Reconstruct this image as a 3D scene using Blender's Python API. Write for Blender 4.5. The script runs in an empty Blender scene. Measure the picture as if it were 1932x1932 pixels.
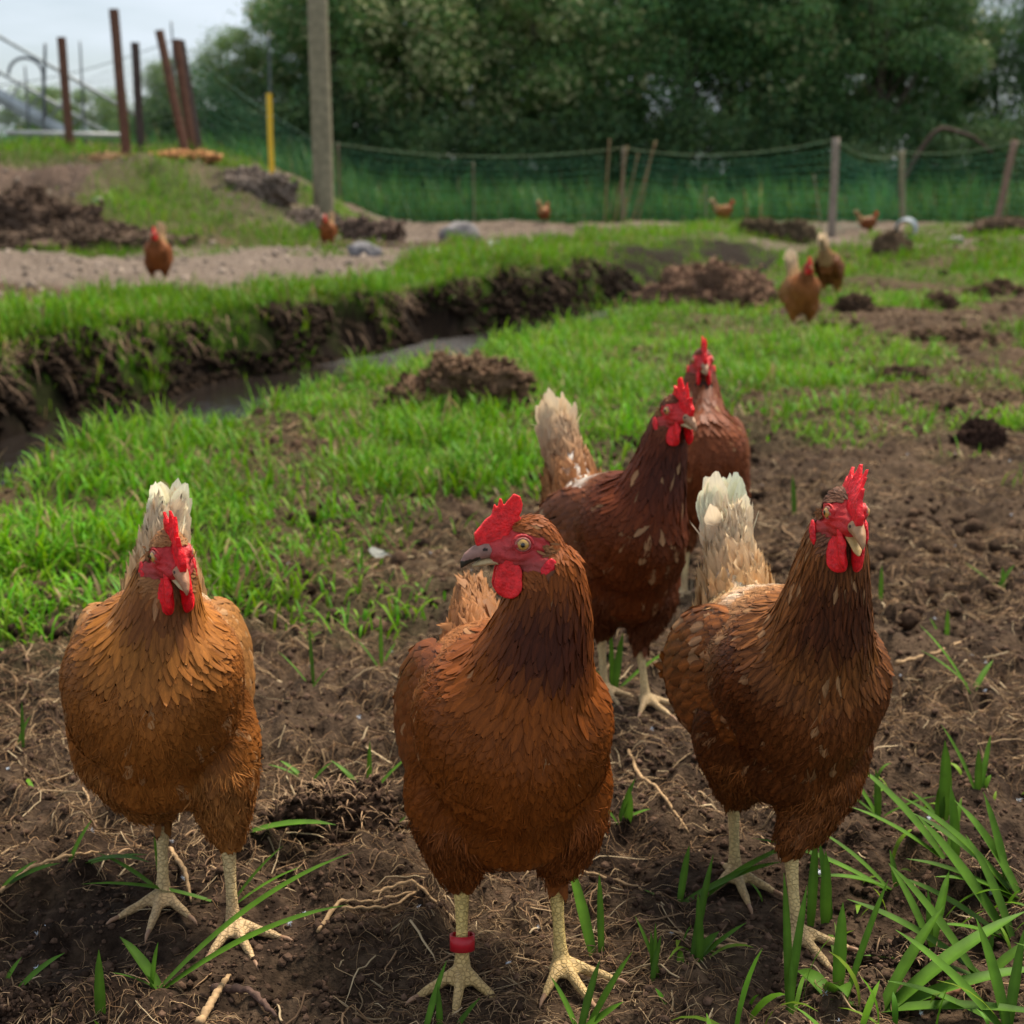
import bpy, math, random
import numpy as np
from mathutils import Vector, Matrix
from mathutils.kdtree import KDTree
from mathutils.bvhtree import BVHTree

R = math.radians
rng = np.random.default_rng(7)
random.seed(7)
scene = bpy.context.scene
COL = scene.collection

# ------------------------------------------------------------------ camera
CAM_H, PITCH, FPX = 0.64, R(12.3), 2654.0
cam_d = bpy.data.cameras.new('camera')
cam = bpy.data.objects.new('camera', cam_d)
COL.objects.link(cam)
cam.location = (0, 0, CAM_H)
cam.rotation_euler = (math.pi/2 - PITCH, 0, 0)
cam_d.sensor_width = 36
cam_d.lens = 36*FPX/1932
cam_d.clip_start = 0.05
cam_d.clip_end = 2000
cam_d.dof.use_dof = True
cam_d.dof.focus_distance = 1.13
cam_d.dof.aperture_fstop = 9.5
scene.camera = cam

# ------------------------------------------------------------------ world, sun
SUN_EL, SUN_AZ = R(61), R(38)
w = bpy.data.worlds.new('World'); scene.world = w; w.use_nodes = True
nt = w.node_tree; nt.nodes.clear()
wo = nt.nodes.new('ShaderNodeOutputWorld'); bg = nt.nodes.new('ShaderNodeBackground')
sky = nt.nodes.new('ShaderNodeTexSky'); sky.sky_type = 'NISHITA'; sky.sun_disc = False
sky.sun_elevation = SUN_EL; sky.sun_rotation = SUN_AZ; sky.air_density = 1.2; sky.dust_density = 1.5
tc = nt.nodes.new('ShaderNodeTexCoord'); mp = nt.nodes.new('ShaderNodeMapping')
mp.inputs['Scale'].default_value = (1.2, 1.2, 6.0)
nz = nt.nodes.new('ShaderNodeTexNoise'); nz.inputs['Scale'].default_value = 2.6; nz.inputs['Detail'].default_value = 6; nz.inputs['Roughness'].default_value = .55
rp = nt.nodes.new('ShaderNodeValToRGB'); rp.color_ramp.elements[0].position = .36; rp.color_ramp.elements[1].position = .6
rp.color_ramp.elements[0].color = (.32, .32, .32, 1)
mx = nt.nodes.new('ShaderNodeMixRGB'); mx.inputs[2].default_value = (7.3, 8.1, 9.0, 1)
nt.links.new(tc.outputs['Generated'], mp.inputs[0]); nt.links.new(mp.outputs[0], nz.inputs[0])
nt.links.new(nz.outputs[0], rp.inputs[0]); nt.links.new(rp.outputs[0], mx.inputs[0])
nt.links.new(sky.outputs[0], mx.inputs[1]); nt.links.new(mx.outputs[0], bg.inputs[0])
bg.inputs[1].default_value = 0.07
nt.links.new(bg.outputs[0], wo.inputs[0])

sun_d = bpy.data.lights.new('sun', 'SUN'); sun_d.energy = 4.4; sun_d.angle = R(20); sun_d.color = (1, .91, .76)
sun = bpy.data.objects.new('sun', sun_d); COL.objects.link(sun)
vx, vy = -math.sin(SUN_AZ), -math.cos(SUN_AZ)
sun.rotation_euler = (math.pi/2 - SUN_EL, 0, math.atan2(-vx, vy)); sun.location = (5, 8, 12)

vs = scene.view_settings
vs.view_transform = 'Standard'; vs.look = 'None'; vs.exposure = 0.72; vs.gamma = 1.0; vs.use_curve_mapping = False
scene.cycles.max_bounces = 5; scene.cycles.diffuse_bounces = 3; scene.cycles.glossy_bounces = 2
scene.cycles.transmission_bounces = 2; scene.cycles.transparent_max_bounces = 6
scene.cycles.caustics_reflective = False; scene.cycles.caustics_refractive = False

# ------------------------------------------------------------------ helpers
def lerp(a, b, t): return a + (b-a)*t
def sm(a, b, x):
    t = np.clip((x-a)/(b-a), 0, 1); return t*t*(3-2*t)
def _h(ix, iy, iz, seed):
    h = (ix.astype(np.int64)*374761393 + iy.astype(np.int64)*668265263 + iz*2147483647 + seed*974634777) & 0xffffffff
    h = ((h ^ (h >> 13))*1274126177) & 0xffffffff
    h = h ^ (h >> 16)
    return (h & 0xffff)/65535.0
def vn2(x, y, seed=0):
    ix = np.floor(x); iy = np.floor(y); fx = x-ix; fy = y-iy
    fx = fx*fx*(3-2*fx); fy = fy*fy*(3-2*fy)
    a = _h(ix, iy, 0, seed); b = _h(ix+1, iy, 0, seed); c = _h(ix, iy+1, 0, seed); d = _h(ix+1, iy+1, 0, seed)
    return (a+(b-a)*fx)*(1-fy) + (c+(d-c)*fx)*fy - .5
def vn3(p, seed=0):
    i = np.floor(p); f = p-i; f = f*f*(3-2*f); i = i.astype(np.int64)
    r = 0
    for dx in (0, 1):
        for dy in (0, 1):
            for dz in (0, 1):
                ww = (f[:, 0] if dx else 1-f[:, 0])*(f[:, 1] if dy else 1-f[:, 1])*(f[:, 2] if dz else 1-f[:, 2])
                r = r + ww*_h(i[:, 0]+dx, i[:, 1]+dy, (i[:, 2]+dz)*7919, seed)
    return r-.5
def fbm(x, y, sc, oct=4, seed=0, rough=.5):
    r = 0; a = 1.0
    for o in range(oct):
        r = r + a*vn2(x*sc+o*17.3, y*sc-o*9.1, seed+o); sc = sc*2.03; a *= rough
    return r
def nrm(v): return v/np.maximum(np.linalg.norm(v, axis=-1, keepdims=True), 1e-9)

def mesh_np(name, V, faces, smooth=True):
    """faces: list of (n,k) int arrays"""
    me = bpy.data.meshes.new(name)
    V = np.asarray(V, dtype=np.float32)
    fl = [np.asarray(f, dtype=np.int32) for f in faces if len(f)]
    tot = sum(f.shape[0] for f in fl); loops = sum(f.size for f in fl)
    me.vertices.add(len(V)); me.vertices.foreach_set('co', V.ravel())
    me.loops.add(loops); me.loops.foreach_set('vertex_index', np.concatenate([f.ravel() for f in fl]))
    me.polygons.add(tot)
    starts = []; s = 0
    for f in fl:
        starts.append(np.arange(f.shape[0], dtype=np.int32)*f.shape[1]+s); s += f.size
    me.polygons.foreach_set('loop_start', np.concatenate(starts))
    me.update(calc_edges=True)
    me.polygons.foreach_set('use_smooth', np.full(tot, smooth))
    return me
def set_col(me, C, name='col'):
    C = np.asarray(C, dtype=np.float32)
    if C.ndim == 1: C = np.tile(C, (len(me.vertices), 1))
    if C.shape[1] == 3: C = np.concatenate([C, np.ones((len(C), 1), np.float32)], 1)
    at = me.attributes.new(name, 'FLOAT_COLOR', 'POINT'); at.data.foreach_set('color', C.ravel())
def set_vec(me, U, name='fuv'):
    at = me.attributes.new(name, 'FLOAT_VECTOR', 'POINT'); at.data.foreach_set('vector', np.asarray(U, dtype=np.float32).ravel())
def link(name, me, mat=None, parent=None):
    o = bpy.data.objects.new(name, me); COL.objects.link(o)
    if mat is not None and me is not None:
        me.materials.clear()
        for m in (mat if isinstance(mat, (list, tuple)) else [mat]): me.materials.append(m)
    if parent is not None: o.parent = parent
    return o
def tag(o, label=None, cat=None, group=None, kind=None):
    if label: o['label'] = label
    if cat: o['category'] = cat
    if group: o['group'] = group
    if kind: o['kind'] = kind
    return o
def empty(name, loc, label, cat, group=None, rz=0):
    o = bpy.data.objects.new(name, None); COL.objects.link(o); o.location = loc; o.rotation_euler = (0, 0, rz)
    o.empty_display_size = .05
    return tag(o, label, cat, group)

class MB:
    """collects simple shapes (numpy) into one mesh"""
    def __init__(s): s.V = []; s.F = {3: [], 4: []}; s.C = []; s.n = 0
    def add(s, V, F, col=None):
        V = np.asarray(V, float); s.V.append(V)
        for f in F:
            f = np.asarray(f)
            if len(f): s.F[f.shape[1]].append(f+s.n)
        s.C.append(np.tile(np.asarray(col if col is not None else (1, 1, 1), float), (len(V), 1)) if col is None or np.ndim(col) == 1 else np.asarray(col))
        s.n += len(V)
    def tube(s, pts, ra, rb=None, seg=12, side=None, col=None, cap=True):
        pts = np.asarray(pts, float); k = len(pts)
        ra = np.broadcast_to(np.asarray(ra, float), (k,)); rb = ra if rb is None else np.broadcast_to(np.asarray(rb, float), (k,))
        T = nrm(np.gradient(pts, axis=0))
        if side is None:
            side = np.array([0, 0, 1.]) if abs(T[0, 2]) < .8 else np.array([0, 1., 0])
        S = side - (T@side)[:, None]*T; S = nrm(S); B = np.cross(T, S)
        a = np.linspace(0, 2*np.pi, seg, endpoint=False)
        ring = pts[:, None, :] + S[:, None, :]*(ra[:, None]*np.cos(a)[None])[:, :, None] + B[:, None, :]*(rb[:, None]*np.sin(a)[None])[:, :, None]
        V = ring.reshape(-1, 3)
        i = np.arange(k-1)[:, None]*seg; j = np.arange(seg)[None]; j2 = (j+1) % seg
        Q = np.stack([i+j, i+j2, i+j2+seg, i+j+seg], -1).reshape(-1, 4)
        Ts = []
        if cap:
            V = np.vstack([V, pts[0], pts[-1]]); c0 = k*seg; jj = np.arange(seg); j3 = (jj+1) % seg
            Ts = [np.stack([np.full(seg, c0), j3, jj], -1), np.stack([np.full(seg, c0+1), (k-1)*seg+jj, (k-1)*seg+j3], -1)]
        s.add(V, [Q]+Ts, col)
    def ell(s, c, r, M=None, nu=20, nv=12, col=None):
        th = np.linspace(0, np.pi, nv+1)[1:-1]; ph = np.linspace(0, 2*np.pi, nu, endpoint=False)
        T, P = np.meshgrid(th, ph, indexing='ij')
        V = np.stack([np.sin(T)*np.cos(P), np.sin(T)*np.sin(P), np.cos(T)], -1).reshape(-1, 3)
        V = np.vstack([V, [0, 0, 1], [0, 0, -1]])*np.asarray(r)
        if M is not None: V = V@np.asarray(M).T
        V = V+np.asarray(c)
        m = nv-1; i = np.arange(m-1)[:, None]*nu; j = np.arange(nu)[None]; j2 = (j+1) % nu
        Q = np.stack([i+j, i+nu+j, i+nu+j2, i+j2], -1).reshape(-1, 4)
        jj = np.arange(nu); j3 = (jj+1) % nu
        s.add(V, [Q, np.stack([np.full(nu, m*nu), jj, j3], -1), np.stack([np.full(nu, m*nu+1), (m-1)*nu+j3, (m-1)*nu+jj], -1)], col)
    def box(s, lo, hi, col=None):
        lo = np.asarray(lo, float); hi = np.asarray(hi, float)
        V = np.array([[x, y, z] for x in (lo[0], hi[0]) for y in (lo[1], hi[1]) for z in (lo[2], hi[2])])
        s.add(V, [np.array([[0, 1, 3, 2], [4, 6, 7, 5], [0, 4, 5, 1], [2, 3, 7, 6], [0, 2, 6, 4], [1, 5, 7, 3]])], col)
    def mesh(s, name, smooth=True, color=True):
        me = mesh_np(name, np.vstack(s.V), [np.vstack(s.F[k]) for k in (4, 3) if s.F[k]], smooth)
        if color: set_col(me, np.vstack(s.C))
        return me

def remesh(me, voxel, smooth_it=3, fac=.5):
    o = bpy.data.objects.new('tmp', me); COL.objects.link(o)
    m = o.modifiers.new('r', 'REMESH'); m.mode = 'VOXEL'; m.voxel_size = voxel; m.use_smooth_shade = True
    if smooth_it:
        s_ = o.modifiers.new('s', 'SMOOTH'); s_.factor = fac; s_.iterations = smooth_it
    dg = bpy.context.evaluated_depsgraph_get(); ev = o.evaluated_get(dg)
    out = bpy.data.meshes.new_from_object(ev)
    bpy.data.objects.remove(o); bpy.data.meshes.remove(me)
    out.attributes.remove(out.attributes['col']) if 'col' in out.attributes else None
    return out
def verts(me):
    a = np.empty(len(me.vertices)*3, np.float32); me.vertices.foreach_get('co', a); return a.reshape(-1, 3).astype(float)
def vnormals(me):
    a = np.empty(len(me.vertices)*3, np.float32); me.vertex_normals.foreach_get('vector', a); return a.reshape(-1, 3).astype(float)

# ------------------------------------------------------------------ materials
def mat_attr(name, rough=.8, spec=.3, bump=0, bscale=200, var=.0, vscale=30, attr='col', sss=0, extra=None, transl=0):
    m = bpy.data.materials.new(name); m.use_nodes = True; n = m.node_tree; N = n.nodes; L = n.links
    b = N['Principled BSDF']; b.inputs['Roughness'].default_value = rough; b.inputs['Specular IOR Level'].default_value = spec
    a = N.new('ShaderNodeAttribute'); a.attribute_name = attr
    c = a.outputs['Color']; tcn = N.new('ShaderNodeTexCoord')
    if var:
        t = N.new('ShaderNodeTexNoise'); t.inputs['Scale'].default_value = vscale; t.inputs['Detail'].default_value = 6
        mr = N.new('ShaderNodeMapRange'); mr.inputs[1].default_value = .3; mr.inputs[2].default_value = .7
        mr.inputs[3].default_value = 1-var; mr.inputs[4].default_value = 1+var
        mm = N.new('ShaderNodeVectorMath'); mm.operation = 'SCALE'
        L.new(tcn.outputs['Object'], t.inputs[0]); L.new(t.outputs[0], mr.inputs[0]); L.new(c, mm.inputs[0]); L.new(mr.outputs[0], mm.inputs['Scale'])
        c = mm.outputs[0]
    L.new(c, b.inputs['Base Color'])
    if sss:
        b.inputs['Subsurface Weight'].default_value = sss; b.inputs['Subsurface Radius'].default_value = (.006, .002, .001); b.inputs['Subsurface Scale'].default_value = 1
    if bump:
        t = N.new('ShaderNodeTexNoise'); t.inputs['Scale'].default_value = bscale; t.inputs['Detail'].default_value = 5
        bp = N.new('ShaderNodeBump'); bp.inputs['Strength'].default_value = 1; bp.inputs['Distance'].default_value = bump
        L.new(tcn.outputs['Object'], t.inputs[0]); L.new(t.outputs[0], bp.inputs['Height']); L.new(bp.outputs[0], b.inputs['Normal'])
    if transl:
        tr = N.new('ShaderNodeBsdfTranslucent'); L.new(c, tr.inputs[0]); ms = N.new('ShaderNodeMixShader'); ms.inputs[0].default_value = transl
        L.new(b.outputs[0], ms.inputs[1]); L.new(tr.outputs[0], ms.inputs[2]); L.new(ms.outputs[0], N['Material Output'].inputs[0])
    return m
M_soil = mat_attr('soil', .95, .06, bump=.004, bscale=260, var=.45, vscale=120)
M_clod = mat_attr('clod_soil', .95, .06, bump=.004, bscale=220, var=.5, vscale=90)
M_fibre = mat_attr('dry_fibre', .8, .2)
M_grass = mat_attr('grass_blade', .55, .16, transl=.35, var=.22, vscale=55)
M_leaf = mat_attr('tree_leaf', .6, .15, transl=.25)
M_wood = mat_attr('weathered_wood', .85, .2, bump=.004, bscale=60, var=.25, vscale=14)
M_bark = mat_attr('bark', .9, .2, bump=.01, bscale=20, var=.3, vscale=6)
M_stone = mat_attr('stone', .85, .25, bump=.006, bscale=60, var=.3, vscale=25)
M_metal = mat_attr('dull_metal', .5, .5, var=.2, vscale=10)
M_net = mat_attr('netting_plastic', .6, .3)
M_plastic = mat_attr('plastic', .4, .4)
M_under = mat_attr('hen_skin', .6, .35, bump=.0007, bscale=900, var=.18, vscale=350)
M_flesh = mat_attr('comb_flesh', .45, .28, bump=.0011, bscale=520, var=.30, vscale=240, sss=.10)
M_beak = mat_attr('beak_horn', .5, .25, bump=.0002, bscale=500, var=.15, vscale=200)
M_eye = mat_attr('eye_gloss', .06, .7)

# legs: scaly skin
def mat_leg():
    m = mat_attr('hen_body_skin', .55, .35); n = m.node_tree; N = n.nodes; L = n.links; b = N['Principled BSDF']
    tcn = N.new('ShaderNodeTexCoord'); mpn = N.new('ShaderNodeMapping'); mpn.inputs['Scale'].default_value = (210, 210, 260)
    v = N.new('ShaderNodeTexVoronoi'); v.feature = 'DISTANCE_TO_EDGE'; v.inputs['Scale'].default_value = 1
    mr = N.new('ShaderNodeMapRange'); mr.inputs[2].default_value = .14
    L.new(tcn.outputs['Object'], mpn.inputs[0]); L.new(mpn.outputs[0], v.inputs[0]); L.new(v.outputs[0], mr.inputs[0])
    bp = N.new('ShaderNodeBump'); bp.inputs['Distance'].default_value = .0006; L.new(mr.outputs[0], bp.inputs['Height'])
    a = [x for x in N if x.type == 'ATTRIBUTE'][0]
    leg = N.new('ShaderNodeAttribute'); leg.attribute_name = 'scal'; L.new(leg.outputs['Fac'], bp.inputs['Strength'])
    fn = N.new('ShaderNodeTexNoise'); fn.inputs['Scale'].default_value = 650; fn.inputs['Detail'].default_value = 3; L.new(tcn.outputs['Object'], fn.inputs[0])
    bp2 = N.new('ShaderNodeBump'); bp2.inputs['Distance'].default_value = .0008; bp2.inputs['Strength'].default_value = .8; L.new(fn.outputs[0], bp2.inputs['Height']); L.new(bp.outputs[0], bp2.inputs['Normal']); L.new(bp2.outputs[0], b.inputs['Normal'])
    mrl = N.new('ShaderNodeMapRange'); mrl.inputs[3].default_value = .68; L.new(mr.outputs[0], mrl.inputs[0])
    mxx = N.new('ShaderNodeMix'); mxx.data_type = 'FLOAT'; mxx.inputs[2].default_value = 1
    L.new(leg.outputs['Fac'], mxx.inputs[0]); L.new(mrl.outputs[0], mxx.inputs[3])
    mm = N.new('ShaderNodeVectorMath'); mm.operation = 'SCALE'; L.new(a.outputs['Color'], mm.inputs[0]); L.new(mxx.outputs[0], mm.inputs['Scale'])
    L.new(mm.outputs[0], b.inputs['Base Color'])
    return m
M_body = mat_leg()

def mat_feather(name, shaft=.25, edge=-.25, tipdark=0.0, barb=.25, transl=.15):
    m = bpy.data.materials.new(name); m.use_nodes = True; n = m.node_tree; N = n.nodes; L = n.links
    b = N['Principled BSDF']; b.inputs['Roughness'].default_value = .5; b.inputs['Specular IOR Level'].default_value = .14
    b.inputs['Sheen Weight'].default_value = .0; b.inputs['Sheen Roughness'].default_value = .4
    a = N.new('ShaderNodeAttribute'); a.attribute_name = 'col'
    u = N.new('ShaderNodeAttribute'); u.attribute_name = 'fuv'
    sp = N.new('ShaderNodeSeparateXYZ'); L.new(u.outputs['Vector'], sp.inputs[0])   # x: -1..1 across, y: 0..1 along, z: random
    ab = N.new('ShaderNodeMath'); ab.operation = 'ABSOLUTE'; L.new(sp.outputs[0], ab.inputs[0])
    # factor = 1 + shaft*(1-|x|/.15) + edge*smooth(|x|)
    m1 = N.new('ShaderNodeMapRange'); m1.inputs[1].default_value = 0; m1.inputs[2].default_value = .16; m1.inputs[3].default_value = shaft; m1.inputs[4].default_value = 0
    L.new(ab.outputs[0], m1.inputs[0])
    m2 = N.new('ShaderNodeMapRange'); m2.inputs[1].default_value = .25; m2.inputs[2].default_value = 1; m2.inputs[3].default_value = 0; m2.inputs[4].default_value = edge
    L.new(ab.outputs[0], m2.inputs[0])
    # barbs: fine diagonal stripes
    ad = N.new('ShaderNodeMath'); ad.operation = 'MULTIPLY_ADD'; ad.inputs[1].default_value = -.35; L.new(ab.outputs[0], ad.inputs[0]); L.new(sp.outputs[1], ad.inputs[2])
    cx = N.new('ShaderNodeCombineXYZ'); 
    s1 = N.new('ShaderNodeMath'); s1.operation = 'MULTIPLY'; s1.inputs[1].default_value = 26; L.new(ad.outputs[0], s1.inputs[0])
    L.new(s1.outputs[0], cx.inputs[0]); L.new(sp.outputs[2], cx.inputs[1])
    s2 = N.new('ShaderNodeMath'); s2.operation = 'MULTIPLY'; s2.inputs[1].default_value = 1.5; L.new(sp.outputs[0], s2.inputs[0]); L.new(s2.outputs[0], cx.inputs[2])
    nz = N.new('ShaderNodeTexNoise'); nz.inputs['Scale'].default_value = 1.0; nz.inputs['Detail'].default_value = 3; L.new(cx.outputs[0], nz.inputs[0])
    m3 = N.new('ShaderNodeMapRange'); m3.inputs[1].default_value = .3; m3.inputs[2].default_value = .7; m3.inputs[3].default_value = -barb; m3.inputs[4].default_value = barb
    L.new(nz.outputs[0], m3.inputs[0])
    m4 = N.new('ShaderNodeMapRange'); m4.inputs[1].default_value = .55; m4.inputs[2].default_value = 1; m4.inputs[3].default_value = 1; m4.inputs[4].default_value = 1+tipdark
    L.new(sp.outputs[1], m4.inputs[0])
    s = m4.outputs[0]
    for q in (m1, m2, m3):
        x = N.new('ShaderNodeMath'); x.operation = 'ADD'; L.new(s, x.inputs[0]); L.new(q.outputs[0], x.inputs[1]); s = x.outputs[0]
    sc = N.new('ShaderNodeVectorMath'); sc.operation = 'SCALE'; L.new(a.outputs['Color'], sc.inputs[0]); L.new(s, sc.inputs['Scale'])
    L.new(sc.outputs[0], b.inputs['Base Color'])
    bp = N.new('ShaderNodeBump'); bp.inputs['Strength'].default_value = .4; bp.inputs['Distance'].default_value = .0005
    L.new(nz.outputs[0], bp.inputs['Height']); L.new(bp.outputs[0], b.inputs['Normal'])
    tr = N.new('ShaderNodeBsdfTranslucent'); L.new(sc.outputs[0], tr.inputs[0]); ms = N.new('ShaderNodeMixShader'); ms.inputs[0].default_value = transl
    L.new(b.outputs[0], ms.inputs[1]); L.new(tr.outputs[0], ms.inputs[2]); L.new(ms.outputs[0], N['Material Output'].inputs[0])
    return m
M_fa = mat_feather('feather_plain', .20, -.22, .06, .20)
M_fb = mat_feather('feather_streaked', .40, -.50, -.05, .25)
M_ft = mat_feather('feather_tail', .10, -.05, .05, .10, .45)

# ------------------------------------------------------------------ terrain
def depth_to_x(px, y, z=0.):
    d = y*math.cos(PITCH) + (CAM_H-z)*math.sin(PITCH)
    return (px-966)/FPX*d
def at(px, py, z=0.):
    """ground point seen at a place of the photograph, for a surface of height z"""
    an = PITCH + math.atan((py-966)/FPX)
    y = (CAM_H-z)/math.tan(an) if an > 1e-4 else 60
    # exact: use ray
    dx = (px-966)/FPX; dz = -(py-966)/FPX
    ry = math.cos(PITCH) + dz*math.sin(PITCH); rz = -math.sin(PITCH) + dz*math.cos(PITCH)
    t = (z-CAM_H)/rz
    return dx*t, ry*t

yN = [-2, 0, 2.85, 3.3, 3.85, 4.2, 5.05, 5.7, 6.5, 7.2, 8.9, 12, 16, 22, 30]
xN_ = [-4.2, -3.2, -1.16, -1.10, -.96, -.76, -.59, -.30, .05, .34, 1.05, 2.1, 3.4, 6.0, 9]
yW = [-2, 0, 3, 5.7, 7.08, 8.57, 10.15, 12.1, 15, 20, 30]
xW_ = [-5.6, -4.6, -3.0, -2.07, -1.67, -1.05, -.44, .61, 1.9, 4.1, 7]
yL = [-2, 0, 3, 6.1, 9.2, 14, 18, 23, 30]
xL_ = [-6.0, -5.0, -3.3, -2.25, -1.5, -.2, 1.6, 4.4, 7]
WATER = -.30
HEN_SPOTS = []   # flattened patches under the near hens
def ditch(x, y):
    wob = .14*vn2(x*1.1, y*1.1, 41)+.09*vn2(x*3.6, y*3.6, 42)
    a = np.interp(y, yN, xN_); b = np.interp(y, yW, xW_)+wob*1.4; c = np.interp(y, yL, xL_)+wob*2.4
    b = np.minimum(b, a-.35); c0 = b-.17-.30*np.clip(.25+vn2(x*.0+y*1.6, y*.7, 43), 0, 1); c = np.maximum(c, c0)*0+c0*(1-sm(12, 17, y))+np.minimum(c, c0)*sm(12, 17, y)+.05*vn2(x*7, y*7, 44)
    return a+wob, b, c
def mound(x, y):
    e = .35*fbm(x, y, .5, 3, 61)
    return sm(14.6, 19.4, y+e*1.6)*sm(-1.5, -4.4, x+e+.05*(y-18))
def H(x, y, fine=True):
    x = np.asarray(x, float); y = np.asarray(y, float)
    a, b, c = ditch(x, y)
    base = np.interp(y, [0, 8, 10, 16, 22, 26, 28, 34, 40, 60], [0, 0, .05, .12, .22, .3, .3, .95, 1.0, 1.2])
    bank = sm(0, .2, c+.1-x)
    depth = np.interp(y, [0, 18, 23], [1, 1, 0])
    prof = np.where(x > a, 0, np.where(x > b, sm(0, 1, (a-x)/.30)*-.42, 0))
    wall = np.where((x <= b) & (x > c), -.42*(1-sm(0, 1, (b-x)/(b-c))), 0)
    z = base + (prof+wall)*depth + .05*bank*sm(3, 7, y)*(y < 24)
    z = z + .02*sm(.25, 0, np.abs(x-a))*(x > a)
    z = z + mound(x, y)*(1.16 + .25*fbm(x, y, .8, 3, 5) - .035*np.clip(y-20, 0, 10))
    mm_ = mound(x, y)*(y < 24); z = z + mm_*(.10*fbm(x, y, 3.0, 3, 17, .6)+.05*fbm(x, y, 9, 3, 18, .6))
    z = z + .045*fbm(x, y, .9, 3, 11)*np.clip(y/4, .25, 2)
    far = np.clip((y-6)/12, 0, 1)
    z = z + far*.06*fbm(x, y, 2.2, 3, 15)
    z = z + np.clip((y-1.6)/3, 0, 1)*(x > a)*(.05*np.clip(fbm(x, y, 4.2, 3, 16)+.12, 0, 1)-.01)*(y < 26)
    if fine:
        damp = np.ones_like(x)
        for hx, hy, r in HEN_SPOTS:
            damp = np.minimum(damp, lerp(.3, 1., sm(r*.5, r*1.2, np.hypot(x-hx, y-hy))))
        soil = 1-.6*grassmap(x, y)
        n1 = vn2(x*14+3*vn2(x*6, y*6, 3), y*14, 21); n1 = 1-2*np.abs(n1)
        z = z + damp*soil*(.016*(n1-.6) + .014*fbm(x, y, 24, 3, 23, .6)*2 + .020*fbm(x, y, 7, 2, 29))
    return z
def inpoly(px, py, poly):
    r = np.zeros(px.shape, bool); n = len(poly)
    for i in range(n):
        x1, y1 = poly[i]; x2, y2 = poly[(i+1) % n]
        c = ((y1 > py) != (y2 > py))
        if y1 != y2: r ^= c & (px < (x2-x1)*(py-y1)/(y2-y1)+x1)
    return r
def G(pts, z=0.): return [at(a, b, z) for a, b in pts]
POLY_MAIN = G([(-700, 1060), (-300, 980), (0, 870), (130, 812), (340, 765), (520, 735), (680, 680), (860, 650), (1000, 620), (1110, 603), (1300, 590), (1440, 610), (1560, 620),
               (1660, 660), (1700, 690), (1560, 720), (1480, 730), (1420, 790), (1250, 800), (1080, 830), (1050, 940), (860, 950), (800, 990), (740, 1060), (640, 1110), (500, 1100), (380, 1090), (250, 1140), (130, 1195), (0, 1210), (-700, 1500)])
POLY_R = G([(1380, 600), (1400, 520), (1440, 470), (1600, 440), (1932, 430), (2400, 430), (2400, 520), (1900, 560), (1760, 600), (1560, 600)])
POLY_R2 = G([(1440, 740), (1640, 670), (1932, 620), (2500, 600), (2500, 930), (1932, 950), (1780, 880), (1560, 850)])
MOUNDS_PX = [(870, 742, 250, 60), (1335, 548, 250, 80)]
def grassmap(x, y):
    x = np.asarray(x, float); y = np.asarray(y, float)
    g = np.zeros(x.shape)
    jx = x+.18*fbm(x, y, 2.5, 3, 71)*np.clip(y/4, .5, 2); jy = y+.3*fbm(x, y, 2.1, 3, 72)*np.clip(y/4, .5, 2)
    a, b, c = ditch(x, y)
    pat = fbm(x, y, 1.7, 3, 73)
    soft = 0
    for dx_, dy_ in ((0, 0), (.14, .25), (-.14, .4), (.1, -.45), (-.12, -.2), (.22, -.1)): soft = soft+inpoly(jx+dx_*(.6+.2*y), jy+dy_*(.6+.15*y), POLY_MAIN)/6.
    pf = fbm(x, y, 4.5, 3, 79)
    g = np.where((soft > .01) & (x > a-.06), np.clip(soft*1.15, 0, 1)*(.80+1.0*pat+.8*pf+.22*sm(.5, .1, x-a)), g)
    g = np.where(inpoly(jx, jy, POLY_R) & (x > a), np.maximum(g, .46+1.2*pat+.6*fbm(x, y, 4, 2, 78)), g)
    g = np.where(inpoly(jx, jy, POLY_R2), np.maximum(g, .24+1.2*pat+.9*pf), g)
    lipw = np.interp(y, [4, 7, 10, 14, 20], [3.0, 1.5, .9, 1.3, 1.6])
    k = (c-x)
    g = np.where((k > -.05-.10*np.clip(pat*3, 0, 1)) & (k < lipw+.5*pat) & (y > 2) & (y < 24), np.maximum(g, .85+.5*pat), g)
    g = np.where((x < b) & (x > c), np.maximum(g, -.12+1.5*fbm(x, y, 2.4, 3, 75)+.22*sm(.3, 0, (x-c))+.30*sm(9, 13, y)), g)
    m = mound(x, y)
    gl = depth_to_x(560, 1, 0)
    g = np.where((m > .04) & (y < 22), np.clip(.32+1.9*fbm(x, y, .9, 3, 77)+.75*sm(-5.8, -3.6, x)+.5*sm(18.3, 19.2, y), 0, 1), g)
    g = np.where(y > 27.4, 1, g)
    g = np.where((y > 13.5) & (y < 16) & (x < -.5) & (m < .3), np.maximum(g, .2+1.2*pat), g)
    return np.clip(g, 0, 1)

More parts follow.
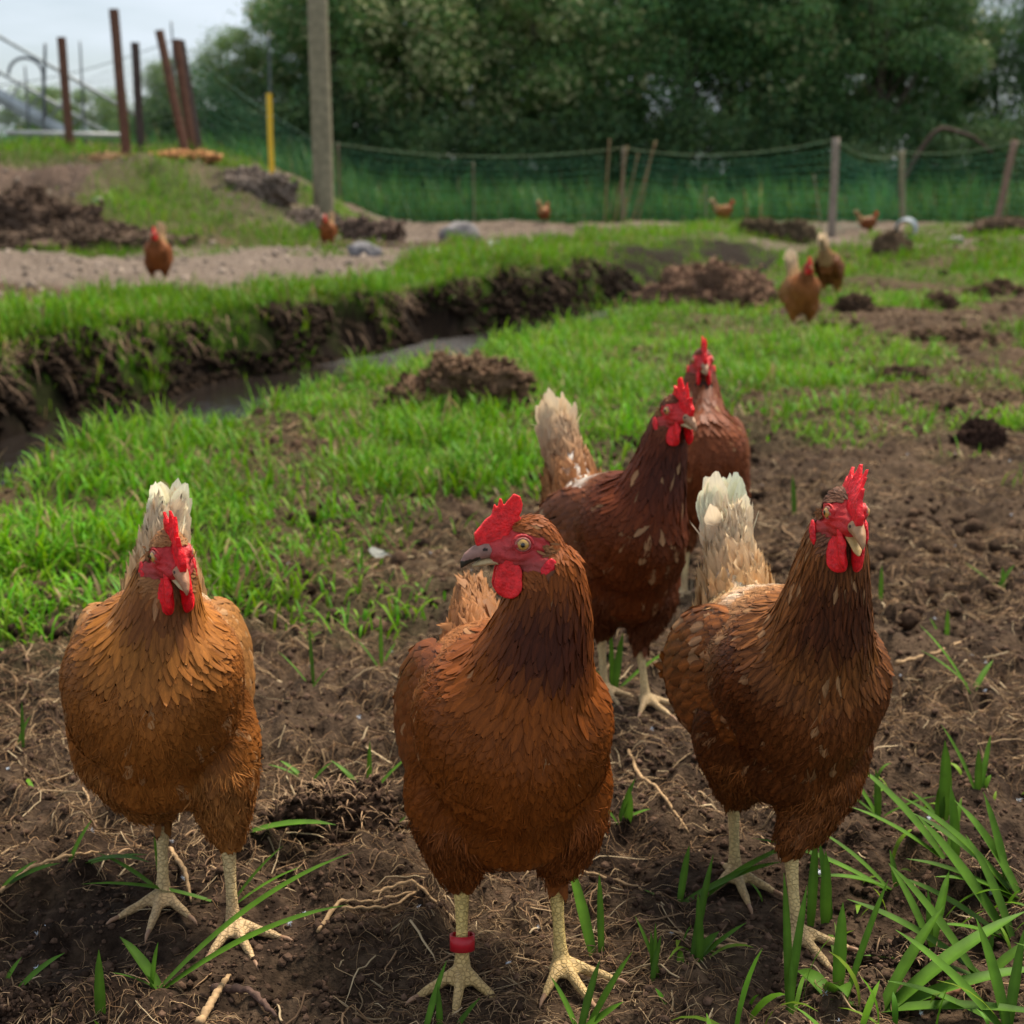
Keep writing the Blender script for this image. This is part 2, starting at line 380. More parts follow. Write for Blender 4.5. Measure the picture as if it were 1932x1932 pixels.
def build_ground():
    u = np.concatenate([np.linspace(-2.2, -.5, 90)[:-1], np.linspace(-.5, .5, 760), np.linspace(.5, 2.2, 90)[1:]])
    v = np.concatenate([np.exp(np.linspace(math.log(.95), math.log(12), 760))[:-1], np.exp(np.linspace(math.log(12), math.log(70), 330))[:-1], np.exp(np.linspace(math.log(70), math.log(900), 40))])
    U, Vv = np.meshgrid(u, v)
    X = (U*Vv*.8).ravel(); Y = (Vv-1.2).ravel()
    Z = H(X, Y)
    far = sm(45, 120, Y); Z = Z*(1-far)+1.0*far
    nU, nV = len(u), len(v)
    i = np.arange(nV-1)[:, None]*nU; j = np.arange(nU-1)[None]
    Q = np.stack([i+j, i+j+1, i+j+1+nU, i+j+nU], -1).reshape(-1, 4)
    me = mesh_np('ground', np.stack([X, Y, Z], -1), [Q])
    # real surface colours: peat soil, lighter dry crust, gravel track, dark wet ditch, green under the grass
    g = grassmap(X, Y); a, b, c = ditch(X, Y)
    soil = np.array([.025, .0155, .0105]); dry = np.array([.094, .061, .038]); grav = np.array([.165, .128, .102]); wet = np.array([.022, .014, .010]); green = np.array([.055, .090, .015])
    n = np.clip(.5+1.3*fbm(X, Y, 3.0, 4, 81), 0, 1)[:, None]; n2 = np.clip(.5+1.5*fbm(X, Y, 45, 3, 84, .7), 0, 1)[:, None]
    n = np.clip(n*.55+n2*.55-.12+.25*sm(1.6, 5, Y)[:, None], 0, 1)
    Cc = soil+(dry-soil)*n
    tr = sm(.2, 0, np.abs(Y-12.5)/3.2-.75)*(X < c-.2)
    tr2 = sm(16, 18, Y)*sm(27.6, 27.2, Y)*(1-mound(X, Y))*(.75+.5*fbm(X, Y, 1.2, 2, 9))
    tr = np.clip(np.maximum(tr, tr2), 0, 1)[:, None]*(.6+.4*n)
    Cc = Cc+(grav-Cc)*tr
    wl = ((X < a-.05) & (X > c+.02))[:, None]*np.clip((Y < 20), 0, 1)[:, None]
    Cc = np.where(wl, Cc*.09+wet*.35, Cc)
    mk = (mound(X, Y)*(Y < 21)*.8)[:, None]; Cc = Cc*(1-mk)+np.array([.085, .058, .046])*(.5+1.0*n)*mk
    Cc = Cc*(1-.6*g[:, None])+green*.6*g[:, None]
    set_col(me, Cc)
    o = link('ground', me, M_soil); tag(o, kind='structure')
    return o

# near hens: (name key, x, y) known before the ground is made

# ------------------------------------------------------------------ feathers
PROF_ROUND = ([0, .2, .45, .68, .83, .92, .97, 1.0], [.35, .72, .97, 1.0, .88, .68, .42, .14])
PROF_LONG = ([0, .15, .4, .65, .85, .95, 1.0], [.35, .75, 1.0, .92, .62, .32, .05])
def feathers(P, N, D, L, W, C, prof=PROF_ROUND, lift0=.0006, lift1=.10, cup=.10, curl=.05, yaw=.16, roll=.12, ragged=.10, rows=None, seed=0, cols=5):
    """shingle-like feather blades: returns V, Q, col, fuv"""
    r = np.random.default_rng(seed); n = len(P)
    L = np.broadcast_to(L, (n,)).astype(float)*r.uniform(.85, 1.15, n); W = np.broadcast_to(W, (n,)).astype(float)*r.uniform(.85, 1.12, n)
    N = nrm(N); D = nrm(D-(np.sum(D*N, 1))[:, None]*N); S = np.cross(N, D)
    a = r.normal(0, yaw, n)[:, None]; D2 = D*np.cos(a)+S*np.sin(a); S = np.cross(N, D2)
    b = r.normal(0, roll, n)[:, None]; S2 = S*np.cos(b)+N*np.sin(b); N2 = np.cross(D2, S2)
    v = np.asarray(prof[0]) if rows is None else np.linspace(0, 1, rows)
    wd = np.interp(v, prof[0], prof[1]); m = len(v)
    c = np.linspace(-1, 1, cols)
    l1 = lift1*r.uniform(.5, 1.5, n)
    jit = 1+r.uniform(-ragged, ragged, (n, m, cols))*np.abs(c)[None, None]
    tipj = r.uniform(-ragged, ragged, (n, m, cols))*np.where(v > .75, .35, .05)[None, :, None]
    al = (v-.38)[None, :, None] + tipj                                    # along, in L
    al = al - .08*(c**2)[None, None]*np.where(v > .5, 1, .3)[None, :, None]
    side = wd[None, :, None]*c[None, None]*jit*.5
    up = lift0 + L[:, None, None]*(l1[:, None, None]*(v[None, :, None]) - curl*(v**2)[None, :, None]) - cup*W[:, None, None]*(side**2)*2
    V = P[:, None, None]+D2[:, None, None]*(al*L[:, None, None])[..., None]+S2[:, None, None]*(side*W[:, None, None])[..., None]+N2[:, None, None]*up[..., None]
    i = np.arange(m-1)[:, None]*cols; j = np.arange(cols-1)[None]
    q = np.stack([i+j, i+j+1, i+j+1+cols, i+j+cols], -1).reshape(-1, 4)
    Q = (q[None]+(np.arange(n)*m*cols)[:, None, None]).reshape(-1, 4)
    CC = np.repeat(np.asarray(C), m*cols, axis=0)
    uv = np.stack(np.broadcast_arrays(c[None, None], v[None, :, None], r.uniform(0, 50, n)[:, None, None]), -1).reshape(-1, 3)
    return V.reshape(-1, 3), Q, CC, uv
class FB:
    def __init__(s): s.p = []; s.n = 0
    def add(s, t): s.p.append((t[0], t[1]+s.n, t[2], t[3])); s.n += len(t[0])
    def mesh(s, name):
        me = mesh_np(name, np.vstack([a[0] for a in s.p]), [np.vstack([a[1] for a in s.p])])
        set_col(me, np.vstack([a[2] for a in s.p])); set_vec(me, np.vstack([a[3] for a in s.p]))
        return me
def poisson(P, rad, rs):
    order = rs.permutation(len(P)); cell = float(rad.max()); grid = {}; keep = []
    K = np.floor(P/cell).astype(int)
    Pl = P.tolist(); rl = rad.tolist(); Kl = K.tolist()
    for i in order.tolist():
        x, y, z = Pl[i]; a, b, c = Kl[i]; rr = rl[i]; ok = True; r2 = rr*rr
        for dx in (-1, 0, 1):
            for dy in (-1, 0, 1):
                for dz in (-1, 0, 1):
                    g = grid.get((a+dx, b+dy, c+dz))
                    if g:
                        for q in g:
                            if (q[0]-x)**2+(q[1]-y)**2+(q[2]-z)**2 < r2: ok = False; break
                    if not ok: break
                if not ok: break
            if not ok: break
        if ok: keep.append(i); grid.setdefault((a, b, c), []).append((x, y, z))
    return np.array(keep)

def seg_dist(P, pts, rad):
    """nearest on polyline: normalised distance, param, tangent, radius there"""
    best = np.full(len(P), 1e9); s = np.zeros(len(P)); T = np.zeros((len(P), 3))
    k = len(pts)
    for i in range(k-1):
        a = pts[i]; b = pts[i+1]; d = b-a; t = np.clip(((P-a)@d)/(d@d), 0, 1)
        r_ = rad[i]+(rad[i+1]-rad[i])*t
        dist = np.linalg.norm(P-(a+t[:, None]*d), axis=1)/r_
        m = dist < best; best[m] = dist[m]; s[m] = (i+t[m])/(k-1); T[m] = d/np.linalg.norm(d)
    return best, s, T
def bez(p, n=14):
    t = np.linspace(0, 1, n)[:, None]; p = [np.asarray(a, float) for a in p]
    return (1-t)**3*p[0]+3*(1-t)**2*t*p[1]+3*(1-t)*t*t*p[2]+t**3*p[3]
def rot(yaw=0, pitch=0, roll=0):
    """columns: forward, left, up"""
    return np.array((Matrix.Rotation(yaw, 3, 'Z') @ Matrix.Rotation(pitch, 3, 'Y') @ Matrix.Rotation(roll, 3, 'X')))

COMB_A = [(.041, .001), (.0425, .010), (.034, .020), (.0285, .024), (.0265, .0335), (.0242, .027), (.0222, .0385), (.0198, .0305), (.0165, .035), (.012, .0405), (.007, .038), (.005, .031), (.0075, .023), (.004, .017), (.005, .010), (.030, -.002)]
COMB_B = [(.042, .000), (.044, .008), (.040, .0165), (.037, .020), (.0365, .030), (.031, .0225), (.029, .0375), (.0235, .028), (.0185, .043), (.0155, .031), (.008, .044), (.006, .031), (-.002, .040), (-.002, .028), (-.010, .031), (-.009, .020), (-.012, .014), (.000, .009), (.030, -.002)]
COMB_C = [(.042, .000), (.0455, .009), (.040, .016), (.041, .024), (.034, .021), (.0325, .034), (.027, .025), (.0255, .041), (.0185, .031), (.0125, .046), (.008, .043), (.0075, .031), (.000, .034), (-.001, .026), (-.007, .018), (.000, .009), (.030, -.002)]

def make_comb(outline, M, Hc, lean, seed, voxel=.0009, thick=.0030):
    o = np.array(outline); n = len(o)
    from mathutils.geometry import tessellate_polygon
    tri = np.array(tessellate_polygon([[Vector((a, b, 0)) for a, b in o]]))
    V = []; 
    for sgn in (-1, 1):
        V.append(np.stack([o[:, 0], np.full(n, sgn*thick*.62), o[:, 1]], -1))
    V = np.vstack(V)
    idx = np.arange(n); nx = (idx+1) % n
    Q = np.stack([idx, nx, nx+n, idx+n], -1)
    area = 0.5*np.sum(o[:, 0]*np.roll(o[:, 1], -1)-np.roll(o[:, 0], -1)*o[:, 1])
    # fix tri orientation
    def orient(t, up):
        a, b, c = o[t[:, 0]], o[t[:, 1]], o[t[:, 2]]
        s = np.cross(b-a, c-a); t = t.copy(); sw = (s > 0) != up; t[sw] = t[sw][:, ::-1]; return t
    mb = MB(); mb.add(V, [Q if area < 0 else Q[:, ::-1], orient(tri, True), orient(tri, False)+n])
    me = remesh(mb.mesh('comb'), voxel, 3, .5)
    v = verts(me)
    k = sm(.006, .04, v[:, 2])
    v[:, 1] = v[:, 1]*(1.45-.75*k)+lean*np.clip(v[:, 2]-.012, 0, 1)**1.3*6+.0022*np.sin(v[:, 0]*170+seed)*k
    v = v+.0009*vn3(v*260, seed)[:, None]*nrm(vnormals(me))
    v = v@M.T+Hc
    me.vertices.foreach_set('co', v.astype(np.float32).ravel()); me.update()
    return me

def make_hen(name, p, seed=0, vox=.0019, fs=1.0, detail=True):
    """one hen, forward +X, up +Z, feet at the given local points. returns the root empty"""
    rs = np.random.default_rng(seed)
    root = bpy.data.objects.new(name, None); COL.objects.link(root); root.empty_display_size = .05
    sc = p.get('scale', 1.0)
    tw = p.get('width', 1.0)
    Hc = np.array(p['head']); M = rot(*p['headrot'])
    # ---- torso
    tx = np.array([-.185, -.165, -.135, -.10, -.06, -.02, .02, .05, .075, .093, .103])
    tz = np.array([.262, .252, .238, .222, .206, .198, .199, .206, .212, .216, .218])
    th = np.array([.010, .026, .048, .072, .092, .102, .101, .090, .070, .043, .016])
    tb = np.array([.010, .024, .043, .057, .067, .071, .072, .069, .058, .038, .015])*tw
    zpush = p.get('belly', 0)
    tz = tz+.012*sm(-.16, -.04, tx)*sm(.11, .04, tx); th = th-.006*sm(-.14, -.04, tx)*sm(.10, .04, tx)
    torso = np.stack([tx, 0*tx, tz-zpush*.01], -1)
    Rp = rot(0, -p.get('pitch', 0)); piv = np.array([0, 0, .19])
    torso = (torso-piv)@Rp.T+piv
    mb = MB(); mb.tube(torso, tb, th, seg=28, side=np.array([0, 1., 0]))
    tv = mb.V[0]; zc_ = np.interp(tv[:, 0], torso[:, 0], torso[:, 2]); hh_ = np.interp(tv[:, 0], torso[:, 0], th)
    tv[:, 1] *= 1+.10*sm(-.2, .5, (zc_*0+tv[:, 2]-zc_)/hh_)-.27*sm(.1, -1., (tv[:, 2]-zc_)/hh_)
    # ---- neck
    nb = p.get('neckbase', (.018, 0, .205))
    tang = -M[:, 2]*.8-M[:, 0]*.35
    neck = bez([nb, p.get('n1', (.062, 0, .262)), Hc+tang*p.get('nl', .075)+np.array(p.get('noff', (0, 0, 0))), Hc+M@np.array([-.014, 0, -.006])])
    nr = np.interp(np.linspace(0, 1, 14), [0, .2, .4, .6, .8, 1], np.array([.074, .062, .047, .036, .029, .0205])*p.get('neckr', 1.0))
    mb.tube(neck, nr, seg=22)
    # ---- head
    mb.ell(Hc+M@np.array([-.004, 0, .002]), (.0235, .0158, .0198), M)
    hd = [M@np.array(q)+Hc for q in [(-.004, 0, -.004), (.010, 0, -.004), (.021, 0, -.004), (.031, 0, -.0045)]]
    mb.tube(hd, [.0150, .0145, .0108, .0070], [.0175, .0155, .0115, .0078], seg=18, side=M[:, 1])
    mb.ell(Hc+M@np.array([-.004, 0, -.014]), (.017, .0135, .013), M)
    for s in (-1, 1):
        mb.ell(Hc+M@np.array([.0065, s*.0125, .0035]), (.0092, .0046, .0082), M)
    # ---- tail root
    tr = np.array(p.get('tailroot', (-.158, 0, .262))); td = np.array(p.get('taildir', (-.45, 0, 1.))); td = td/np.linalg.norm(td)
    tb0 = tr+np.array([.030, 0, -.030])
    mb.tube([tb0-td*.02, lerp(tb0, tr, .6)+td*.012, tr+td*.045, tr+td*.085], [.046, .038, .024, .008], [.058, .048, .030, .009], seg=18, side=np.array([0, 1., 0]))
    # ---- legs
    legs = []; mb.ell((.0, 0, .148), (.075, .052*tw, .042)); mb.ell((-.085, 0, .165+.05*(p.get('pitch', 0) < 0)), (.062, .060*tw, .062))
    for s, f in zip((1, -1), p['feet']):
        f = np.array(f[:3], float); 
        hip = np.array([-.015, s*.040*tw, .175]); hock = f+np.array([-.016, -s*.002, .078]) if len(p['feet'][0]) < 4 else f+np.array([-.016, 0, .078])
        knee = (hip+hock)/2+np.array([.018, s*.004, .008])
        thigh = np.array([hip+[0, 0, .02], hip*.5+knee*.5+[0, s*.006, 0], knee, knee*.45+hock*.55, hock+[0, 0, .012], hock])
        thr = np.array([.040, .038, .030, .0210, .0135, .0075])*p.get('thigh', 1)
        mb.tube(thigh, thr, thr*1.15, seg=18, side=np.array([0, 1., 0]))
        legs.append((thigh, thr, f, hock, s))
        ank = f+np.array([.0, 0, .013])
        mb.tube([hock+[0, 0, .004], hock*.75+ank*.25, (hock+ank)/2, hock*.2+ank*.8, ank-[0, 0, .002]], [.0078, .0062, .0052, .0056, .0078], seg=12)
    for (thigh, thr, f, hock, s), yawf in zip(legs, p['footyaw']):
        for j, (a, ln) in enumerate([(s*R(44), .052), (0, .064), (-s*R(42), .050), (R(180)-s*R(12), .024)]):
            d = np.array([math.cos(a+yawf), math.sin(a+yawf), 0]); z0 = .011
            tt = np.array([0, .25, .5, .75, .95]); 
            hh = np.array([z0, .0095, .0065, .0055, .0038])
            pts = [f+d*ln*t+np.array([0, 0, h]) for t, h in zip(tt, hh)]
            mb.tube(pts, [.0058, .0050, .0044, .0038, .0026], [.0060, .0054, .0050, .0042, .0024], seg=10, side=np.array([-d[1], d[0], 0]))
        # web between toes
        mb.ell(f+np.array([.008*math.cos(yawf), .008*math.sin(yawf), .0075]), (.015, .014, .0045))
    body = remesh(mb.mesh('body'), vox, 3, .5)
    V = verts(body)
    # melt the joins of body, thighs and neck into one skin
    ed_ = np.empty(len(body.edges)*2, np.int32); body.edges.foreach_get('vertices', ed_); ed_ = ed_.reshape(-1, 2); nv_ = len(V)
    deg_ = np.bincount(ed_.ravel(), minlength=nv_)[:, None]; hd_ = (V-Hc)@M; hk_ = np.array([l[3][2] for l in legs]).mean()
    msk = (sm(hk_+.004, hk_+.022, V[:, 2])*np.maximum(sm(.030, .046, np.linalg.norm(hd_, axis=1)), sm(-.008, -.020, hd_[:, 0])))[:, None]
    for _ in range(int(90*(.0018/vox)**1.5)):
        A_ = np.stack([np.bincount(ed_[:, 0], V[ed_[:, 1], c_], nv_)+np.bincount(ed_[:, 1], V[ed_[:, 0], c_], nv_) for c_ in range(3)], -1)/deg_
        V = V+msk*.55*(A_-V)
    body.vertices.foreach_set('co', V.astype(np.float32).ravel()); body.update(); Nn = vnormals(body)
    q = (V-Hc)@M                                   # head frame
    hdist = np.linalg.norm(q-np.array([.004, 0, -.003]), axis=1)
    dn, sn, Tn = seg_dist(V, neck, nr)
    dth = np.full(len(V), 9.); Tt = np.zeros_like(V); sth = np.zeros(len(V))
    for thigh, thr, f, hock, s in legs:
        d_, s_, T_ = seg_dist(V, thigh, thr); m = d_ < dth; dth[m] = d_[m]; Tt[m] = T_[m]; sth[m] = s_[m]
    hocz = np.min(np.stack([np.where(np.abs(V[:, 1]-l[3][1]) < .03, np.hypot(V[:, 0]-l[3][0], V[:, 1]-l[3][1]), 9) for l in legs]), axis=0)
    hk = np.array([l[3][2] for l in legs]).mean()
    isleg = (V[:, 2] < hk-.002)&(hdist > .05)
    face = (q[:, 0] > -.013+.0015*vn3(q*300, 3))&(q[:, 2] < .0135-.25*np.abs(q[:, 0]-.012))&(q[:, 2] > -.020+.3*np.abs(q[:, 0]-.008))&(hdist < .042)
    face |= (q[:, 0] > .012)&(q[:, 2] > -.022)&(hdist < .045)
    base = np.array(p['under'])  # coloured dark so that gaps between the feathers look shaded
    C = np.tile(base, (len(V), 1)).astype(float)
    red = np.array(p.get('face', (.56, .022, .022)))
    nf = vn3(q*160, 9)[:, None]; nf2 = vn3(q*500, 19)[:, None]
    cheek = sm(-.002, -.014, q[:, 2]+.15*q[:, 0])[:, None]*.55
    rc = red*(1+.5*nf+.4*nf2); rc = rc*(1-cheek)+np.array([.17, .055, .04])*cheek
    C[face] = rc[face]
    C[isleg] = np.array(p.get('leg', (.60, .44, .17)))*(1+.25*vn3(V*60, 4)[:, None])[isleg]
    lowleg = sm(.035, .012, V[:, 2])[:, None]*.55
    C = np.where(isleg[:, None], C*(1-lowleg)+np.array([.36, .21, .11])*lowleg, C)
    scal = isleg.astype(float)
    # toe and face relief
    wr = .0006*np.sin(q[:, 2]*900+6*vn3(q*120, 2))+.0010*vn3(q*420, 8)
    V2 = V+Nn*(np.where(face, wr, 0))[:, None]
    body.vertices.foreach_set('co', V2.astype(np.float32).ravel()); body.update()
    set_col(body, C); set_col(body, np.stack([scal]*3, -1), 'scal')
    body.name = 'body'
    link('body', body, M_body, root)
    # ---- plumage sampling
    tors = 1-np.clip(0, 0, 1)
    wn = sm(.12, .34, sn)*(dn < 1.5)*sm(1.6, 1.15, dn)
    wt = (dth < 1.7)*sm(1.7, 1.05, dth)*sm(.165, .115, V[:, 2])
    back = -Rp[:, 0]; dirT = back[None]*1.0+np.array([0, 0, -.85])[None]
    dirT = dirT+np.where((V[:, 2] > .235) & (V[:, 0] < .0), 1, 0)[:, None]*np.array([-.3, 0, .75])
    tailw = sm(.10, .05, np.linalg.norm(V-(tr+td*.03), axis=1))[:, None]
    dirT = dirT*(1-tailw)+(td[None]*1.6+np.array([-.3, 0, 0]))*tailw
    D = dirT*(1-wn[:, None])+(-Tn)*wn[:, None]*1.3
    D = D*(1-wt[:, None])+(Tt*1.0+np.array([-.25, 0, -.3]))*wt[:, None]
    ch = (hdist < .034)
    bkn = sm(-.006, -.020, q[:, 0])[:, None]; headdir = (-M[:, 0]*(1.0-bkn)-M[:, 2]*(.55+1.2*bkn))
    hw = sm(.040, .028, hdist)[:, None]
    D = D*(1-hw)+headdir*hw
    q3 = q-np.array([-.0105, 0, -.0165]); q3[:, 1] = 0
    bad = face | ((np.hypot(q3[:, 0], q3[:, 2]*.8) < .0062)&(hdist < .045)) | isleg | (q[:, 0] > .020)&(hdist < .05)
    # sizes
    L = np.full(len(V), .0215); W = np.full(len(V), .0098); SP = np.full(len(V), .0050)
    bk = sm(.215, .255, V[:, 2])*sm(.03, -.03, V[:, 0])
    L = lerp(L, .028, bk); W = lerp(W, .0128, bk); SP = lerp(SP, .0066, bk)
    L = lerp(L, lerp(.028, .019, sm(.45, .95, sn)), wn); W = lerp(W, lerp(.0095, .0046, sm(.2, .8, sn)), wn); SP = lerp(SP, lerp(.0052, .0034, sm(.3, .9, sn)), wn)
    L = lerp(L, .021, wt); W = lerp(W, .0105, wt); SP = lerp(SP, .0062, wt)
    h2 = hw[:, 0]; L = lerp(L, .0085, h2); W = lerp(W, .0034, h2); SP = lerp(SP, .0024, h2)
    if fs != 1: L = L*fs**.6; W = W*fs; SP = SP*fs
    ok = np.where(~bad)[0]
    keep = ok[poisson(V[ok], SP[ok], rs)]
    P_ = V[keep]; k = keep
    # colours
    f_n = vn3(P_*14, seed+1); f_n2 = vn3(P_*45, seed+2)
    cb = np.array(p['breast']); cn = np.array(p['neck']); cbk = np.array(p['back']); cth = np.array(p['thighc']); cnt = np.array(p.get('throat', p['neck']))
    Cc = np.tile(cb, (len(k), 1)).astype(float)
    Cc = lerp(Cc, cbk, bk[k][:, None]); 
    fr = sm(.25, .8, -(np.sum((P_-Hc)*np.array([[-1., 0, 0]]), 1))/.03+.3)   # unused shape of front
    front = sm(0, .9, Nn[k]@nrm(np.array(p.get('frontdir', (1., 0, .0)))))
    nkc = lerp(cn, cnt, (front*sm(1.0, .6, sn[k])*sm(.25, .5, sn[k]))[:, None])
    Cc = lerp(Cc, nkc, wn[k][:, None]); Cc = lerp(Cc, cth, wt[k][:, None]); Cc = lerp(Cc, np.array(p.get('crown', p['neck'])), hw[k])
    tcw = sm(.105, .05, np.linalg.norm(P_-(tr+td*.03), axis=1))[:, None]
    Cc = lerp(Cc, np.array(p['tailbase']), tcw)
    if 'saddle' in p:
        sd = ((1-wn[k])*sm(.235, .27, P_[:, 2])*sm(-.02, -.07, P_[:, 0])*np.clip(.5+2.2*f_n2, 0, 1))[:, None]; Cc = lerp(Cc, np.array(p['saddle']), sd)
    vr = p.get('var', .22)
    Cc = Cc*(1+vr*f_n*1.6+vr*f_n2*1.2)[:, None]*(1+vr*rs.normal(0, .38, len(k)))[:, None]
    pale = rs.random(len(k)) < p.get('palef', .02)
    Cc[pale] = Cc[pale]*.55+np.array([.55, .32, .15])*.45
    Cc = np.clip(Cc, .004, .9)
    neckm = (wn[k] > .5)|(h2[k] > .4); thm = (wt[k] > .45)&~neckm; bm = ~neckm & ~thm
    fb = FB()
    rows = None if detail else 4
    cl = 5 if detail else 3
    if bm.any(): fb.add(feathers(P_[bm], Nn[k][bm], D[k][bm], L[k][bm], W[k][bm], Cc[bm], lift1=.055, yaw=.11, roll=.06, cup=.08, seed=seed+1, rows=rows, cols=cl, ragged=.06))
    if thm.any(): fb.add(feathers(P_[thm], Nn[k][thm], D[k][thm], L[k][thm], W[k][thm], Cc[thm], prof=PROF_LONG, lift1=.17, yaw=.28, roll=.3, ragged=.25, seed=seed+2, rows=rows, cols=cl))
    if neckm.any(): fb.add(feathers(P_[neckm], Nn[k][neckm], D[k][neckm], L[k][neckm], W[k][neckm], Cc[neckm], prof=PROF_LONG, lift0=.0008, lift1=.085, yaw=.13, roll=.15, cup=.06, seed=seed+3, rows=rows, cols=3))
    if detail:   # downy wisps at thighs and rear
        sel = np.where((wt > .3) & ~bad & (V[:, 2] > hk+.01))[0]; sel = rs.choice(sel, min(len(sel), 5000), replace=False)
        cw = np.clip(cth*(1.25+rs.normal(0, .25, (len(sel), 1))), .01, .8)
        fb.add(feathers(V[sel], Nn[sel], D[sel], .018, .0010, cw, prof=PROF_LONG, lift1=.28, yaw=.4, roll=.6, ragged=.3, seed=seed+4, cols=3))
        sel = np.where(~bad & (wn < .5) & (wt < .3))[0]; sel = rs.choice(sel, min(len(sel), 9000), replace=False)
        kk_ = KDTree(len(P_)); [kk_.insert(pp, ii) for ii, pp in enumerate(P_)]; kk_.balance(); near = [kk_.find(pp)[1] for pp in V[sel]]
        cw = np.clip(Cc[near]*(1.08+rs.normal(0, .22, (len(sel), 1))), .004, .8)
        fb.add(feathers(V[sel], Nn[sel], D[sel], .013, .0008, cw, prof=PROF_LONG, lift0=.0012, lift1=.10, yaw=.35, roll=.6, ragged=.3, seed=seed+5, cols=3))
    FM = M_fb if p.get('streak') else M_fa
    link('plumage', fb.mesh('plumage'), FM, root)
    # ---- wings
    wc = np.array(p.get('wingc', p['back']))
    for s in (1, -1):
        c0 = np.array([-.040, s*.0555*tw, .216]); rr = np.array([.108, .0235, .064]); Mw = Rp@rot(-s*.10, R(-3), s*.10)
        m_ = 3600; a = rs.normal(0, 1, (m_, 3)); a = nrm(a); a[:, 1] = np.abs(a[:, 1])*s
        # drop the underside points
        Pw = a*rr; Nw = nrm(a/rr); keepw = (a[:, 2] > -.97)
        Pw = Pw[keepw]; Nw = Nw[keepw]
        xr = (Pw[:, 0]/rr[0]); sz = sm(.75, -.6, xr)
        spw = lerp(.0052, .0105, sz)*fs
        kk = poisson(Pw, spw, rs); Pw = Pw[kk]; Nw = Nw[kk]; sz = sz[kk]; xr = xr[kk]
        Dw = np.stack([-np.ones(len(kk)), 0*xr, -.35-.25*sm(.2, .9, xr)], -1)
        Pg = Pw@Mw.T+c0; Ng = Nw@Mw.T; Dg = Dw@Mw.T
        cwv = wc*(1+vr*1.5*vn3(Pg*30, seed+s)[:, None]+vr*rs.normal(0, .5, (len(kk), 1)))
        pl = rs.random(len(kk)) < p.get('palew', .03)
        cwv[pl] = cwv[pl]*.5+np.array([.5, .3, .15])*.5
        wb = FB(); wb.add(feathers(Pg, Ng, Dg, lerp(.017, .036, sz)*fs**.5, lerp(.0100, .0155, sz)*fs**.7, np.clip(cwv, .01, .9), lift1=.07, yaw=.07, roll=.06, ragged=.05, seed=seed+6+s, rows=rows, cols=cl))
        # primaries and secondaries along the lower rear edge
        nq = 9; t = np.linspace(0, 1, nq)
        Pq = np.stack([lerp(-.02, -.085, t), np.full(nq, s*.010), lerp(-.034, -.012, t)], -1)@Mw.T+c0
        Dq = np.tile(np.array([-1, -s*.10, -.02])@Mw.T, (nq, 1)); Nq = np.tile(np.array([0, s*1., -.15])@Mw.T, (nq, 1))
        wb.add(feathers(Pq, Nq, Dq, .082, .017, np.clip(np.tile(wc*1.05, (nq, 1))*rs.uniform(.8, 1.2, (nq, 1)), 0, .9), lift0=-.002, lift1=.02, yaw=.04, roll=.05, prof=PROF_LONG, seed=seed+9))
        mw = MB(); mw.ell(c0, rr*np.array([.97, .9, .95]), Mw, 24, 14)
        # base shell joined in the same mesh
        Vs = mw.V[0]; t_ = wb
        sh = [np.vstack([f]) for f in mw.F[4]]
        n0 = t_.n; Vall = np.vstack([x[0] for x in t_.p]+[Vs]); Qall = np.vstack([x[1] for x in t_.p]+[mw.F[4][0]+n0])
        me = mesh_np('wing', Vall, [Qall, mw.F[3][0]+n0, mw.F[3][1]+n0])
        set_col(me, np.vstack([x[2] for x in t_.p]+[np.tile(wc*.35, (len(Vs), 1))])); set_vec(me, np.vstack([x[3] for x in t_.p]+[np.tile([.9, .5, 0], (len(Vs), 1))]))
        link('wing', me, FM, root)
    # ---- tail
    tcx = np.array(p['tailc']); tt_ = np.array(p.get('tailtip', p['tailc'])); nt_ = 11
    tl = p.get('taill', .105)
    S = np.array([0, 1., 0]); fwd = nrm(np.cross(S, td)); fb = FB()
    for layer, (nn, ln, wid, spread, off, k1) in enumerate([(14, 1.0, .020, .22, 0, 1.0), (15, .90, .019, .26, .003, 1.0), (16, .76, .018, .32, .006, .8), (16, .60, .017, .38, .009, .55), (16, .44, .015, .42, .012, .3)]):
        for s in (1, -1):
            t = np.linspace(0.03, 1, nn)
            ang = spread*t*1.6-spread*.35
            bd = -fwd
            d = td[None]*np.cos(ang)[:, None]+bd[None]*np.sin(ang)[:, None]+S[None]*(s*(.015+.03*(1-t)+.016*layer))[:, None]
            d = nrm(d); nrml = nrm(S[None]*s*(.35+.35*t[:, None])+fwd[None]*.8+rs.normal(0, .10, (nn, 3)))
            Pn = tr[None]+td[None]*(.050-layer*.004)+d*ln*tl*.34+S[None]*(s*(.003+.002*layer+.004*(1-t)))[:, None]-fwd[None]*(.002+.026*t-off)[:, None]
            cc = lerp(np.array(p['tailbase']), tt_, k1)
            cc = np.tile(cc, (nn, 1))*rs.uniform(.88, 1.06, (nn, 1))
            fb.add(feathers(Pn, nrml, d, ln*tl*rs.uniform(.94, 1.04, nn), wid, np.clip(cc, 0, .85), lift0=0, lift1=.0, yaw=.05, roll=.05, cup=.15, curl=-.05, ragged=.06, rows=10, prof=([0, .1, .3, .7, .88, .96, 1], [.3, .75, .95, 1, .97, .88, .62]), seed=seed+20+layer*2+s))
    nw_ = 900; hh2 = rs.uniform(.0, 1., nw_); dd_ = nrm(td[None]+S[None]*rs.normal(0, .13, (nw_, 1))-fwd[None]*rs.uniform(-.1, .45, (nw_, 1)))
